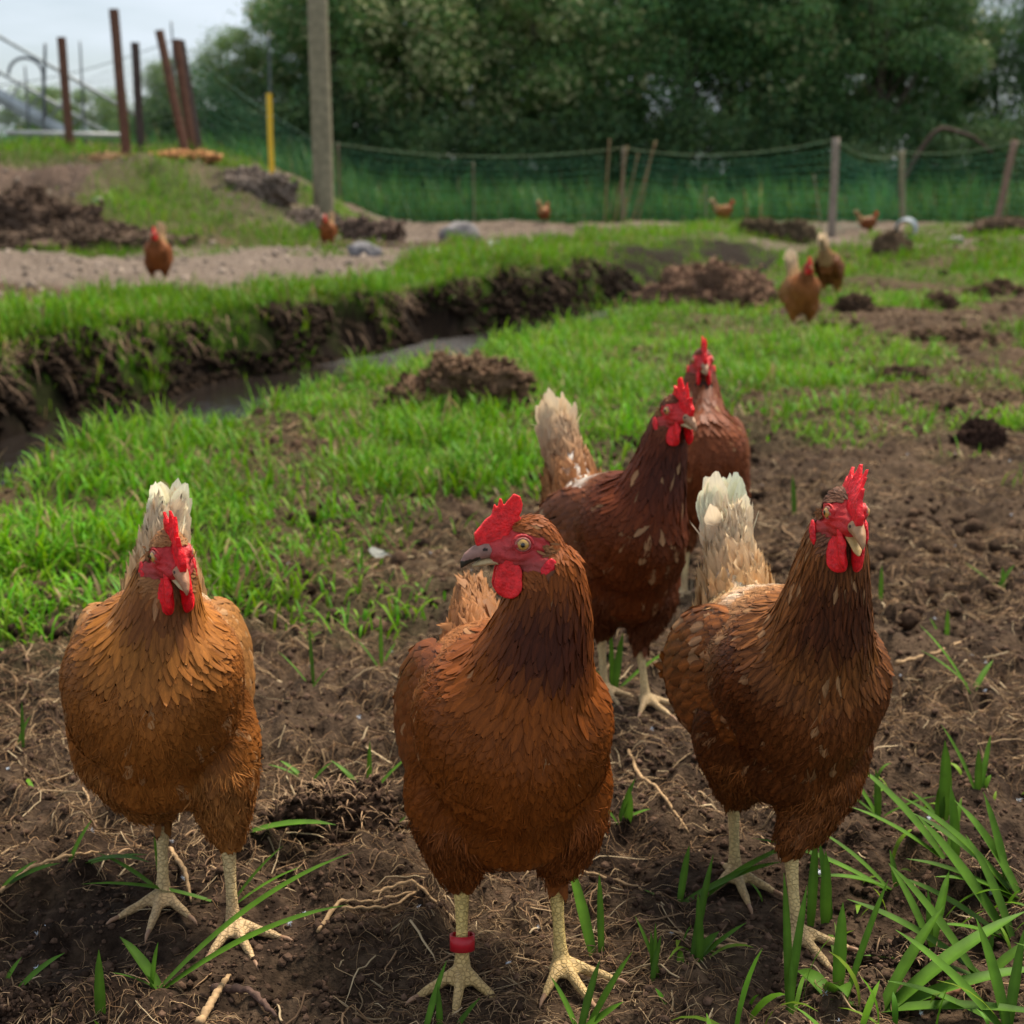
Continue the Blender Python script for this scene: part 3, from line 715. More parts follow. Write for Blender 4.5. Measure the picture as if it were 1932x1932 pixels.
    Pw_ = tr[None]+td[None]*.02+dd_*(hh2*tl*.92)[:, None]+fwd[None]*rs.uniform(-.004, .014, (nw_, 1))
    cw_ = lerp(np.array(p['tailbase']), tt_, hh2[:, None])*rs.uniform(.7, 1.1, (nw_, 1))
    fb.add(feathers(Pw_, nrm(fwd[None]+rs.normal(0, .5, (nw_, 3))), dd_, .030, .0014, np.clip(cw_, 0, .9), prof=PROF_LONG, lift0=.001, lift1=.06, yaw=.16, roll=.5, ragged=.3, seed=seed+60, cols=3))
    # soft coverts round the tail root
    nc = 420; an = rs.uniform(0, 2*np.pi, nc); hgt = rs.uniform(-.03, .085, nc)
    rad_ = lerp(.046, .012, sm(-.03, .085, hgt))
    Nc = S[None]*np.cos(an)[:, None]+fwd[None]*np.sin(an)[:, None]
    Pc = tr[None]+np.array([.012, 0, -.010])*(1-sm(-.03, .05, hgt))[:, None]+td[None]*hgt[:, None]+(S[None]*np.cos(an)[:, None]+fwd[None]*np.sin(an)[:, None]*1.2)*rad_[:, None]
    cc = lerp(np.array(p['tailbase']), np.array(p['tailbase'])*.35+tt_*.65, sm(.0, .085, hgt)[:, None])*rs.uniform(.8, 1.15, (nc, 1))
    fb.add(feathers(Pc, Nc, np.tile(td, (nc, 1))+Nc*.12, .046, .013, np.clip(cc, 0, .85), prof=PROF_LONG, lift1=.06, yaw=.25, roll=.3, ragged=.3, seed=seed+40))
    link('tail', fb.mesh('tail'), M_ft, root)
    # ---- comb, wattles, lobes, beak, eyes
    cr = np.array(p.get('combc', (.80, .010, .014)))
    cm = make_comb(p.get('comb', COMB_B), M, Hc, p.get('lean', 0), seed, .0009 if detail else .0022, .0032 if detail else .005)
    cv = (verts(cm)-Hc)@M; set_col(cm, cr*(1+.35*vn3(cv*220, 5)[:, None]+.25*sm(.02, .045, cv[:, 2])[:, None]))
    link('comb', cm, M_flesh, root)
    for s in (1, -1):
        mbw = MB(); spl = p.get('splay', .18)
        A = rot(-s*p.get('wyaw', .22), 0, s*spl)
        for (z, a_, b_, c_) in [(-.009, .0075, .0024, .007), (-.018, .0122, .0030, .0115), (-.0255, .0125, .0034, .0118)]:
            mbw.ell(A@np.array([0, 0, z+.010]), (a_, b_, c_), A)
        wm = remesh(mbw.mesh('wattle'), .0009 if detail else .0022, 5)
        v = verts(wm); v[:, 1] += s*.0020*np.sin(v[:, 0]*260+v[:, 2]*120)+.0012*vn3(v*200, s+3)
        v = (v*p.get('wsize', 1.0)+np.array([.0165, s*.0075, -.0125]))@M.T+Hc
        wm.vertices.foreach_set('co', v.astype(np.float32).ravel()); wm.update(); set_col(wm, cr*.95*(1+.3*vn3(v*300, 2)[:, None]))
        link('wattle', wm, M_flesh, root)
        ml = MB(); ml.ell((0, 0, 0), (.0060, .0026, .0112), rot(0, R(-22), 0)); lm = remesh(ml.mesh('earlobe'), .0009 if detail else .002, 3)
        v = verts(lm); v = v+nrm(vnormals(lm))*(.0010*vn3(v*420, 7))[:, None]
        v = (v+np.array([-.0105, s*.0218, -.0165]))@M.T+Hc
        lm.vertices.foreach_set('co', v.astype(np.float32).ravel()); lm.update(); set_col(lm, np.array([.66, .016, .024])*(1+.3*vn3(v*400, 2)[:, None]))
        link('earlobe', lm, M_flesh, root)
        # eye with lids
        me_ = MB(); ec = np.array([.0070, s*.0135, .0040]); Ae = rot(s*(math.pi/2-.22), 0, 0)
        me_.ell(ec, (.0056, .0056, .0056), Ae, 32, 28)
        em = me_.mesh('eye', color=False); v = verts(em)-ec; ax = Ae[:, 0]; r_ = np.linalg.norm(v-(v@ax)[:, None]*ax, axis=1); fwdm = (v@ax) > 0
        ce = np.where((r_ < .0021)[:, None], np.array([.004, .003, .003]), np.where((r_ < .0042)[:, None], np.array([.50, .27, .06]), np.array([.10, .05, .03])))
        ce = np.where((fwdm)[:, None], ce, np.array([.1, .03, .02])); set_col(em, ce)
        v = (v+ec)@M.T+Hc; em.vertices.foreach_set('co', v.astype(np.float32).ravel()); em.update()
        link('eye', em, M_eye, root)
        rg = MB(); t = np.linspace(0, 2*np.pi, 29)
        for rr_, off_, rd in ((.0052, .0024, .0010), (.0074, .0010, .0010)):
            pts = [ec+Ae@np.array([off_, math.cos(x)*rr_, math.sin(x)*rr_*.88]) for x in t]
            rg.tube(pts, rd, seg=8, cap=False, side=Ae[:, 0], col=(.36, .12, .09) if rr_ < .006 else tuple(red*.95))
        rm = rg.mesh('eyelid'); v = verts(rm)@M.T+Hc; rm.vertices.foreach_set('co', v.astype(np.float32).ravel()); rm.update()
        link('eyelid', rm, M_flesh, root)
        if detail:
            n_ = 26; Pt = np.array([-.0125, s*.0158, -.003])+rs.normal(0, 1, (n_, 3))*np.array([.0028, .0006, .0028])
            tf = FB(); tf.add(feathers(Pt@M.T+Hc, np.tile(M[:, 1]*s, (n_, 1)), np.tile(-M[:, 0]-.2*M[:, 2], (n_, 1)), .0075, .0022, np.tile(np.array(p.get('eartuft', (.28, .125, .05))), (n_, 1))*rs.uniform(.7, 1.3, (n_, 1)), prof=PROF_LONG, lift1=.25, yaw=.4, seed=seed+50, cols=3))
            link('ear_tuft', tf.mesh('ear_tuft'), FM, root)
    bc = np.array(p.get('beakc', (.50, .30, .22))); gape = p.get('gape', 0)
    ub = MB()
    ub.tube([(.026, 0, -.0030), (.034, 0, -.0030), (.041, 0, -.0050), (.047, 0, -.0085), (.0510, 0, -.0130), (.0525, 0, -.0165)], [.0062, .0062, .0052, .0038, .0022, .0006], [.0062, .0066, .0060, .0048, .0028, .0007], seg=16, side=np.array([0, 1., 0]))
    um = remesh(ub.mesh('upper_beak'), .0008 if detail else .0018, 3)
    v = verts(um); cold = bc*(1+.3*vn3(v*260, 3)[:, None]); 
    nos = np.hypot(v[:, 0]-.0345, (v[:, 2]+.0015)*1.6) < .0021
    cold = np.where(nos[:, None], np.array([.03, .015, .012]), cold)
    if p.get('dirty'): dm = (v[:, 0] > .038)&(v[:, 2] < -.0075-.25*(v[:, 0]-.04)+.002*vn3(v*500, 6)); cold = np.where(dm[:, None], np.array([.035, .028, .018]), cold)
    v = v@M.T+Hc; um.vertices.foreach_set('co', v.astype(np.float32).ravel()); um.update(); set_col(um, cold); link('upper_beak', um, M_beak, root)
    lb = MB(); g = gape
    lb.tube([(.022, 0, -.0115), (.032, 0, -.0118-g*.006), (.040, 0, -.0135-g*.012), (.0440, 0, -.0152-g*.014)], [.0060, .0050, .0036, .0010], [.0036, .0030, .0022, .0008], seg=14, side=np.array([0, 1., 0]))
    lm = remesh(lb.mesh('lower_beak'), .0008 if detail else .0018, 2)
    v = verts(lm); set_col(lm, np.array(p.get('lowbeak', (.46, .33, .17)))*(1+.25*vn3(v*260, 3)[:, None])); v = v@M.T+Hc; lm.vertices.foreach_set('co', v.astype(np.float32).ravel()); lm.update()
    link('lower_beak', lm, M_beak, root)
    # ---- claws
    for (thigh, thr, f, hock, s), yawf in zip(legs, p['footyaw']):
        for j, (a, ln) in enumerate([(s*R(44), .052), (0, .064), (-s*R(42), .050), (R(180)-s*R(12), .024)]):
            d = np.array([math.cos(a+yawf), math.sin(a+yawf), 0]); cw = MB()
            pts = [f+d*(ln*.90)+[0, 0, .0042], f+d*(ln+.003)+[0, 0, .0040], f+d*(ln+.007)+[0, 0, .0026], f+d*(ln+.0105)+[0, 0, .0004]]
            cw.tube(pts, [.0022, .0019, .0013, .0003], seg=8, col=(.30, .17, .10)); link('claw', cw.mesh('claw'), M_beak, root)
    if p.get('band'):
        thigh, thr, f, hock, s = legs[p['band']-1]
        ank = f+np.array([0, 0, .013]); ax = nrm(hock-ank); c = ank+ax*.020
        sd = nrm(np.cross(ax, [0, 0, 1.])+np.array([1e-4, 1, 0])); sd = nrm(sd-(sd@ax)*ax); bb = np.cross(ax, sd); b_ = MB(); tt2 = np.linspace(-.25, 2*np.pi+.25, 40)
        ri = .0088+.0012*(tt2-tt2[0])/(tt2[-1]-tt2[0]); h = .0065; Vb = []
        for r_off in (0, .0011):
            for zz in (-h, h):
                Vb.append(c+ax*zz+(np.cos(tt2+.8)*(ri+r_off))[:, None]*sd+(np.sin(tt2+.8)*(ri+r_off))[:, None]*bb)
        Vb = np.vstack(Vb); n_ = 40; i = np.arange(n_-1)
        qd = lambda a, b: np.stack([a*n_+i, a*n_+i+1, b*n_+i+1, b*n_+i], -1)
        b_.add(Vb, [np.vstack([qd(1, 0), qd(2, 3), qd(0, 2), qd(3, 1), [[0, n_, 3*n_, 2*n_], [n_-1, 3*n_-1, 4*n_-1, 2*n_-1]]])], (.45, .012, .02))
        bo = link('leg_band', b_.mesh('leg_band'), M_plastic, root); bo['label'] = 'red plastic band round the shank'
    root.scale = (sc,)*3
    return root
def copy_tree(o, parent=None):
    c = o.copy(); COL.objects.link(c)
    if parent is not None: c.parent = parent
    for ch in o.children: copy_tree(ch, c)
    return c
def place(root, x, y, heading, z=None):
    """heading: angle of the hen's forward direction"""
    root.location = (x, y, float(H(np.array([x]), np.array([y]), True)[0]) if z is None else z)
    root.rotation_euler = (0, 0, heading)

# ------------------------------------------------------------------ setting: ground, water
for q in [((1058, 1822), (872, 1832)), ((440, 1735), (308, 1692)), ((1502, 1745), (1386, 1640)), ((1218, 1315), (1140, 1292))]:
    for f in q:
        x_, y_ = at(*f, .008); HEN_SPOTS.append((x_, y_, .09))
build_ground()
def build_water():
    ys = np.linspace(1.5, 21, 160); V = []
    for y in ys:
        a, b, c = ditch(np.array([0.]), np.array([y])); V += [(float(c[0])-.3, y), (float(a[0])+.25, y)]
    V = np.array(V); n = len(ys)
    V = np.stack([V[:, 0], V[:, 1], np.full(len(V), WATER)+np.interp(V[:, 1], [0, 12, 16, 22], [0, 0, .05, -.1])], -1)
    i = np.arange(n-1)*2; Q = np.stack([i, i+1, i+3, i+2], -1)
    me = mesh_np('ditch_water', V, [Q])
    m = bpy.data.materials.new('muddy_water'); m.use_nodes = True; N = m.node_tree.nodes; L = m.node_tree.links; b = N['Principled BSDF']
    b.inputs['Base Color'].default_value = (.022, .017, .015, 1); b.inputs['Roughness'].default_value = .08; b.inputs['Specular IOR Level'].default_value = .5
    t2 = N.new('ShaderNodeTexNoise'); t2.inputs['Scale'].default_value = 6; t2.inputs['Detail'].default_value = 8; r2 = N.new('ShaderNodeValToRGB'); r2.color_ramp.elements[0].position = .5; r2.color_ramp.elements[1].position = .68; r2.color_ramp.elements[0].color = (.018, .014, .012, 1); r2.color_ramp.elements[1].color = (.13, .125, .125, 1); L.new(t2.outputs[0], r2.inputs[0]); L.new(r2.outputs[0], b.inputs['Base Color'])
    t = N.new('ShaderNodeTexNoise'); t.inputs['Scale'].default_value = 14; t.inputs['Detail'].default_value = 4; tcn = N.new('ShaderNodeTexCoord')
    bp = N.new('ShaderNodeBump'); bp.inputs['Distance'].default_value = .012; L.new(tcn.outputs['Object'], t.inputs[0]); L.new(t.outputs[0], bp.inputs['Height']); L.new(bp.outputs[0], b.inputs['Normal'])
    tag(link('ditch_water', me, m), kind='structure')
build_water()

# ------------------------------------------------------------------ grass
def blades(P, az, L, W, tilt, bend, C, K=4, cols=2, twist=None):
    """curved tapering blades rooted at P; returns V, faces, colours"""
    n = len(P); s = np.linspace(0, 1, K+1)
    th = tilt[:, None]+bend[:, None]*s[None]**1.3
    seg = L[:, None]/K
    dx = np.sin(th)*seg; dz = np.cos(th)*seg
    r = np.concatenate([np.zeros((n, 1)), np.cumsum(dx[:, :-1], 1)], 1); z = np.concatenate([np.zeros((n, 1)), np.cumsum(dz[:, :-1], 1)], 1)
    ca, sa = np.cos(az)[:, None], np.sin(az)[:, None]
    ctr = np.stack([P[:, 0, None]+r*ca, P[:, 1, None]+r*sa, P[:, 2, None]+z], -1)
    ta = az+math.pi/2+(0 if twist is None else twist)
    S = np.stack([np.cos(ta), np.sin(ta), np.zeros(n)], -1)
    wp = np.array([.55, 1.0, .95, .7, .06]) if K == 4 else np.interp(s, [0, .2, .5, .8, 1], [.55, .9, 1, .7, .04])
    wd = W[:, None]*wp[None]*.5
    if cols == 2:
        V = np.stack([ctr-S[:, None]*wd[..., None], ctr+S[:, None]*wd[..., None]], 2)
    else:
        up = np.stack([-np.cos(th)*ca, -np.cos(th)*sa, np.sin(th)], -1)
        V = np.stack([ctr-S[:, None]*wd[..., None]+up*(wd*.45)[..., None], ctr, ctr+S[:, None]*wd[..., None]+up*(wd*.45)[..., None]], 2)
    V = V.reshape(-1, 3)
    i = np.arange(K)[:, None]*cols; j = np.arange(cols-1)[None]
    q = np.stack([i+j, i+j+1, i+j+1+cols, i+j+cols], -1).reshape(-1, 4)
    Q = (q[None]+(np.arange(n)*(K+1)*cols)[:, None, None]).reshape(-1, 4)
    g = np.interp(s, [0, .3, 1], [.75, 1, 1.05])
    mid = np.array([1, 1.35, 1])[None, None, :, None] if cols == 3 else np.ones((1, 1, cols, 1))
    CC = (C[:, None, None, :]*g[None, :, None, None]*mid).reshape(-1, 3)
    return V, Q, CC
def grass_cols(n, rs, base=(.085, .20, .018), var=.3, dry=.08):
    c = np.array(base)[None]*rs.uniform(1-var, 1+var, (n, 1))*np.stack([rs.uniform(.7, 1.45, n), np.ones(n), rs.uniform(.6, 1.6, n)], -1)
    d = rs.random(n) < dry; c[d] = np.array([.30, .21, .10])*rs.uniform(.6, 1.2, (d.sum(), 1))
    return c
def scatter_wedge(n, y0, y1, umax, rs, power=1.0, u0=None):
    """points with density falling with distance, inside the seen wedge and a margin"""
    t = rs.random(n); y = ((y0**(2-power))*(1-t)+(y1**(2-power))*t)**(1/(2-power)) if power != 2 else y0*(y1/y0)**t
    x = (rs.uniform(-umax, umax, n) if u0 is None else rs.uniform(u0, umax, n))*(y+.25)
    return x, y
def lawn(name, label, n, y0, y1, Lr, Wr, dens_pow=1.6, base=(.105, .255, .006), umax=.52, seed=1, mask=None, K=4, dry=.08, floor=0., bendr=(.2, 1.3), tiltr=.45):
    rs = np.random.default_rng(seed); x, y = scatter_wedge(n, y0, y1, umax, rs, dens_pow)
    g = grassmap(x, y) if mask is None else mask(x, y)
    k = rs.random(n) < np.clip(g*1.15-.08, floor, 1); x = x[k]; y = y[k]; g = g[k]; n = len(x)
    # tuft clustering
    cl = vn2(x*9, y*9, seed+5)+.5
    z = H(x, y)-.004
    L = rs.uniform(*Lr, n)*(.5+.5*g)*(.35+1.25*cl); W = rs.uniform(*Wr, n)
    C = grass_cols(n, rs, base, dry=dry)*(1+.5*fbm(x, y, 1.1, 3, seed+9))[:, None]
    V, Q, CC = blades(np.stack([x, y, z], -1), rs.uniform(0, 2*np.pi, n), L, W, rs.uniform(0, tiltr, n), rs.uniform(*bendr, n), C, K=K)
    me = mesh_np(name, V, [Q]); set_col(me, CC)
    o = link(name, me, M_grass); tag(o, label, 'grass', kind='stuff'); return o
lawn('grass', 'bright green grass growing between the hens and the ditch', 190000, 2.0, 13, (.04, .125), (.0028, .0070), 1.5, seed=2, umax=.45, bendr=(.3, 2.2), tiltr=.75)
lawn('bank_grass', 'bright grass on the far side of the ditch and up the mound', 150000, 5.0, 23, (.07, .17), (.006, .013), 1.3, seed=3, umax=.45, mask=lambda x, y: grassmap(x, y)*((x < ditch(x, y)[1]+.1) | (y > 12)), base=(.105, .235, .007))
def lip(x, y):
    c = ditch(x, y)[2]; return np.where((np.abs(x-c+.03) < .10) & (y > 3) & (y < 17), .44+1.2*vn2(y*1.9, x*1.9, 47), 0)
lawn('overhanging_grass', 'grass hanging over the dark cut wall of the ditch', 140000, 4.4, 17, (.08, .16), (.006, .012), 1.2, base=(.095, .195, .008), seed=14, umax=.42, mask=lip, K=5, dry=.14, bendr=(1.0, 2.9), tiltr=.8)
def beyond(x, y): return np.where(y > 27.6, 1., 0)
lawn('tall_weeds', 'tall green weeds on the slope behind the netting fence', 60000, 27.5, 38, (.25, .75), (.016, .034), 1.0, base=(.060, .155, .034), seed=4, umax=.48, mask=beyond, dry=.02, bendr=(.2, 1.0))

POLY_S = G([(1600, 1440), (1760, 1380), (2300, 1300), (2600, 2100), (1500, 2100), (1250, 1950), (1300, 1720), (1560, 1640)])
def sprouts(x, y): return np.where(inpoly(x, y, POLY_S), .16+.7*vn2(x*11, y*11, 33), np.clip(vn2(x*5.5, y*5.5, 35)*2.2-.78, 0, .25)*(x > ditch(x, y)[0]))
lawn('grass_sprouts', 'sparse blades of grass sprouting from the dug soil', 9000, .75, 4.2, (.035, .11), (.0025, .0075), 1.7, base=(.10, .21, .010), seed=12, umax=.5, mask=sprouts, K=6, dry=.12, bendr=(.4, 2.2), tiltr=.9)

# ------------------------------------------------------------------ soil litter: crumbs, roots, straw, down
ICO_T = (1+5**.5)/2
ICO_V = nrm(np.array([[-1, ICO_T, 0], [1, ICO_T, 0], [-1, -ICO_T, 0], [1, -ICO_T, 0], [0, -1, ICO_T], [0, 1, ICO_T], [0, -1, -ICO_T], [0, 1, -ICO_T], [ICO_T, 0, -1], [ICO_T, 0, 1], [-ICO_T, 0, -1], [-ICO_T, 0, 1]]))
ICO_F = np.array([[0, 11, 5], [0, 5, 1], [0, 1, 7], [0, 7, 10], [0, 10, 11], [1, 5, 9], [5, 11, 4], [11, 10, 2], [10, 7, 6], [7, 1, 8], [3, 9, 4], [3, 4, 2], [3, 2, 6], [3, 6, 8], [3, 8, 9], [4, 9, 5], [2, 4, 11], [6, 2, 10], [8, 6, 7], [9, 8, 1]])
def lumps(name, P, rad, C, rs, mat=None, parent=None):
    n = len(P); V = P[:, None]+ICO_V[None]*rad[:, None, None]*rs.uniform(.5, 1.4, (n, 12, 1))
    me = mesh_np(name, V.reshape(-1, 3), [(ICO_F[None]+(np.arange(n)*12)[:, None, None]).reshape(-1, 3)]); set_col(me, np.repeat(C, 12, 0)); return link(name, me, mat or M_clod, parent)
def crumbs(name, label, n, y0, y1, r0, r1, seed, C0, power=1.8):
    rs = np.random.default_rng(seed); x, y = scatter_wedge(n, y0, y1, .5, rs, power)
    a, b, c = ditch(x, y); g = grassmap(x, y)
    k = (x > a-.1)&(rs.random(n) < 1-.75*g)&(fbm(x, y, 5, 2, 91)+rs.normal(0, .25, n) > -.25); x = x[k]; y = y[k]; n = len(x)
    t = (1+5**.5)/2
    I = nrm(np.array([[-1, t, 0], [1, t, 0], [-1, -t, 0], [1, -t, 0], [0, -1, t], [0, 1, t], [0, -1, -t], [0, 1, -t], [t, 0, -1], [t, 0, 1], [-t, 0, -1], [-t, 0, 1]]))
    F = np.array([[0, 11, 5], [0, 5, 1], [0, 1, 7], [0, 7, 10], [0, 10, 11], [1, 5, 9], [5, 11, 4], [11, 10, 2], [10, 7, 6], [7, 1, 8], [3, 9, 4], [3, 4, 2], [3, 2, 6], [3, 6, 8], [3, 8, 9], [4, 9, 5], [2, 4, 11], [6, 2, 10], [8, 6, 7], [9, 8, 1]])
    rad = r0*(r1/r0)**(rs.random(n)**2.2)*np.clip(.7+.25*y, 1, 3)
    z = H(x, y)
    V = np.stack([x, y, z+rad*.25], -1)[:, None]+I[None]*rad[:, None, None]*rs.uniform(.55, 1.35, (n, 12, 1))*np.array([1, 1, .8])
    FF = (F[None]+(np.arange(n)*12)[:, None, None]).reshape(-1, 3)
    C = np.repeat(np.array(C0)[None]*rs.uniform(.45, 1.6, (n, 1)), 12, 0)
    me = mesh_np(name, V.reshape(-1, 3), [FF]); set_col(me, C); tag(link(name, me, M_clod), label, 'soil crumbs', kind='stuff')
crumbs('soil_crumbs', 'loose dark crumbs of soil strewn over the bare ground', 70000, .62, 6, .0011, .0052, 5, (.080, .048, .032), 1.9)
def wall_lumps():
    rs = np.random.default_rng(61); n = 30000; y = 4.2*(15/4.2)**rs.random(n); a, b, c = ditch(0*y, y); t = rs.random(n); x = lerp(c-.03, b+.06, t); x = x+0*y
    z = H(x, y, False); k = vn2(y*5, z*9, 62) > -.16; x = x[k]; y = y[k]; z = z[k]; n = len(x)
    rad = .006*(.032/.006)**(rs.random(n)**1.9); C = np.array([[.022, .014, .009]])*rs.uniform(.3, 1.7, (n, 1))
    tag(lumps('crumbled_bank_soil', np.stack([x+.01, y, z], -1), rad, C, rs), 'dark crumbling earth on the cut wall of the ditch', 'soil', kind='stuff')
    n = 420; y = 4.2*(14/4.2)**rs.random(n); a, b, c = ditch(0*y, y); x = c+rs.uniform(-.03, .10, n); z = H(x, y, False)
    V, Q, CC = blades(np.stack([x+.03, y, z+.01], -1), rs.normal(0, .5, n)-.6, rs.uniform(.06, .26, n), rs.uniform(.003, .006, n), rs.uniform(1.2, 1.9, n), rs.uniform(.8, 1.6, n), np.array([[.16, .10, .06]])*rs.uniform(.5, 1.5, (n, 1)), K=5)
    me = mesh_np('hanging_roots', V, [Q]); set_col(me, CC); tag(link('hanging_roots', me, M_fibre), 'thin roots hanging down the cut wall of the ditch', 'roots', kind='stuff')
wall_lumps()
def field_lumps():
    rs = np.random.default_rng(63); n = 32000; x, y = scatter_wedge(n, 2.0, 24, .5, rs, 1.2); a, b, c = ditch(x, y)
    k = (x > a)&(fbm(x, y, 1.6, 3, 64)+rs.normal(0, .12, n) > -.02)&(rs.random(n) > .8*grassmap(x, y)); x = x[k]; y = y[k]; n = len(x); z = H(x, y, False)
    rad = .003*(.022/.003)**(rs.random(n)**2.6)*np.clip(.6+.12*y, 1, 2.2); C = np.array([[.070, .042, .026]])*rs.uniform(.35, 1.7, (n, 1))
    tag(lumps('field_crumbs', np.stack([x, y, z+.004], -1), rad, C, rs), 'small clods of earth scattered over the far dug field', 'soil crumbs', kind='stuff')
    n = 12000; x, y = scatter_wedge(n, 8, 27, .5, rs, 1.0); a, b, c = ditch(x, y); k = (x < c-.1)&(grassmap(x, y) < .5); x = x[k]; y = y[k]; n = len(x); z = H(x, y, False)
    rad = .008*(.045/.008)**(rs.random(n)**2.5); C = np.array([[.20, .155, .12]])*rs.uniform(.35, 1.6, (n, 1))
    tag(lumps('gravel', np.stack([x, y, z+.002], -1), rad, C, rs, M_stone), 'loose gravel and crumbs strewn over the far track', 'gravel', kind='stuff')
field_lumps()
def fibres(name, label, n, y0, y1, L0, L1, rad, seed, cols, power=1.8, up=.25, g_ok=.5, cat='roots', wig=.42):
    rs = np.random.default_rng(seed); x, y = scatter_wedge(n, y0, y1, .5, rs, power)
    a, b, c = ditch(x, y); g = grassmap(x, y)
    k = (x > a-.1)&(rs.random(n) < 1-g_ok*g)&(fbm(x, y, 3.5, 3, 95)+rs.normal(0, .15, n) > -.16); x = x[k]; y = y[k]; n = len(x)
    K = 6; L = L0*(L1/L0)**(rs.random(n)**1.5)*np.clip(.8+.2*y, 1, 2.2)
    az = rs.uniform(0, 2*np.pi, n)[:, None]+np.cumsum(rs.normal(0, wig, (n, K)), 1)
    px = x[:, None]+np.concatenate([np.zeros((n, 1)), np.cumsum(np.cos(az)*L[:, None]/K, 1)], 1); py = y[:, None]+np.concatenate([np.zeros((n, 1)), np.cumsum(np.sin(az)*L[:, None]/K, 1)], 1)
    pz = H(px.ravel(), py.ravel()).reshape(px.shape)
    pz = lerp(pz, np.maximum(pz, (pz[:, :1]+(pz[:, -1:]-pz[:, :1])*np.linspace(0, 1, K+1)[None])), .8)+.0012+np.abs(np.sin(np.linspace(0, 3.1, K+1)))[None]*L[:, None]*up*rs.random((n, 1))**2
    ctr = np.stack([px, py, pz], -1); T = nrm(np.gradient(ctr, axis=1)); S = nrm(np.cross(T, np.array([0, 0, 1.]))); B = np.cross(S, T)
    r_ = rad[0]*(rad[1]/rad[0])**(rs.random(n)**2)*np.clip(.6+.4*y, 1, 3); r_ = r_[:, None]*np.interp(np.linspace(0, 1, K+1), [0, .7, 1], [1, .8, .3])[None]
    ang = np.arange(3)*2*np.pi/3
    V = ctr[:, :, None]+(S[:, :, None]*np.cos(ang)[None, None, :, None]+B[:, :, None]*np.sin(ang)[None, None, :, None])*r_[:, :, None, None]
    i = np.arange(K)[:, None]*3; j = np.arange(3)[None]; j2 = (j+1) % 3
    q = np.stack([i+j, i+j2, i+j2+3, i+j+3], -1).reshape(-1, 4); Q = (q[None]+(np.arange(n)*(K+1)*3)[:, None, None]).reshape(-1, 4)
    cc = np.array(cols)[rs.integers(0, len(cols), n)]*rs.uniform(.5, 1.25, (n, 1))
    me = mesh_np(name, V.reshape(-1, 3), [Q]); set_col(me, np.repeat(cc, (K+1)*3, 0)); tag(link(name, me, M_fibre), label, cat, kind='stuff')
ROOTC = [(.24, .135, .065), (.32, .20, .105), (.13, .072, .038), (.42, .28, .15), (.09, .05, .03)]
fibres('fine_roots', 'fine tangled brown roots matted over the dug soil', 170000, .62, 7, .007, .040, (.00022, .0006), 6, ROOTC, up=.30)
fibres('dry_straw', 'pale dry straw and stalks scattered on the soil', 17000, .62, 9, .012, .06, (.0005, .0014), 7, [(.36, .24, .13), (.28, .17, .09), (.46, .34, .20), (.17, .10, .055)], up=.12, wig=.2, cat='straw')
def down_bits():
    rs = np.random.default_rng(8); n = 170; x, y = scatter_wedge(n, .8, 4, .45, rs, 1.6)
    k = grassmap(x, y) < .4; x = x[k]; y = y[k]; n = len(x); V = []; F = FB()
    for i in range(n):
        m = 12; P = np.tile([x[i], y[i], float(H(x[i:i+1], y[i:i+1])[0])+.003], (m, 1)); Nn = nrm(rs.normal(0, 1, (m, 3))); Dd = nrm(rs.normal(0, 1, (m, 3)))
        t = feathers(P, Nn, Dd, rs.uniform(.004, .009), .0007, np.tile([.62, .66, .72], (m, 1)), prof=PROF_LONG, cols=3, rows=3, seed=i); F.add(t)
    me = F.mesh('down'); tag(link('down_fluff', me, M_fibre), 'tiny white wisps of down lying on the soil', 'down', kind='stuff')
down_bits()

# ------------------------------------------------------------------ separate grass plants in the foreground (each its own thing)
GP = 'broad bladed grass plants in the foreground'
def plant(px, py, specs, label, col=(.068, .150, .012), dryc=None, name='grass_plant'):
    """specs: list of (azimuth deg, length, width, tilt deg, bend deg)"""
    x, y = at(px, py, 0); z = float(H(np.array([x]), np.array([y]))[0])
    o = empty(name, (x, y, z), label, 'grass plant', GP)
    s = np.array(specs, float); s[:, 1] *= .86; s[:, 2] *= .9+.18*(px > 1650); n = len(s); rs = np.random.default_rng(int(px+py*7))
    C = np.array(col)[None]*rs.uniform(.75, 1.3, (n, 1))
    for i in range(n):
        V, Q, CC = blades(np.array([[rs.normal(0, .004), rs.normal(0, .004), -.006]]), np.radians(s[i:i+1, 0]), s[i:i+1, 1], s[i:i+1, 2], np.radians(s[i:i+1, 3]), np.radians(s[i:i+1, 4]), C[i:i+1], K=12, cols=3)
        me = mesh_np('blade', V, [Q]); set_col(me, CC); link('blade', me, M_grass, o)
    return o
plant(300, 1880, [(15, .20, .011, 58, 30), (25, .23, .010, 50, 32), (150, .07, .012, 40, 20), (60, .05, .006, 10, 10), (200, .05, .004, 50, 20)], 'flattened grass plant lying in front of the ginger hen')
plant(425, 1705, [(85, .055, .010, 10, -5), (15, .09, .006, 55, 20), (190, .16, .008, 65, 25), (40, .09, .005, 45, 20)], 'grass plant sprouting between the feet of the ginger hen')
plant(200, 1932, [(95, .085, .010, 5, 5), (250, .04, .006, 20, 10)], 'single upright blade at the lower left edge of the dirt')
plant(455, 1600, [(-3, .115, .015, 72, 25), (120, .05, .006, 50, 20)], 'wide pointed leaf lying flat right of the ginger hen')
plant(140, 1655, [(60, .06, .006, 35, 20), (-10, .10, .008, 65, 20), (-25, .12, .010, 60, 35)], 'low grass plant beside the left leg of the ginger hen')
plant(310, 1675, [(80, .045, .006, 10, 10), (115, .06, .005, 25, 10), (165, .09, .007, 55, 20)], 'thin grass plant behind the legs of the ginger hen')
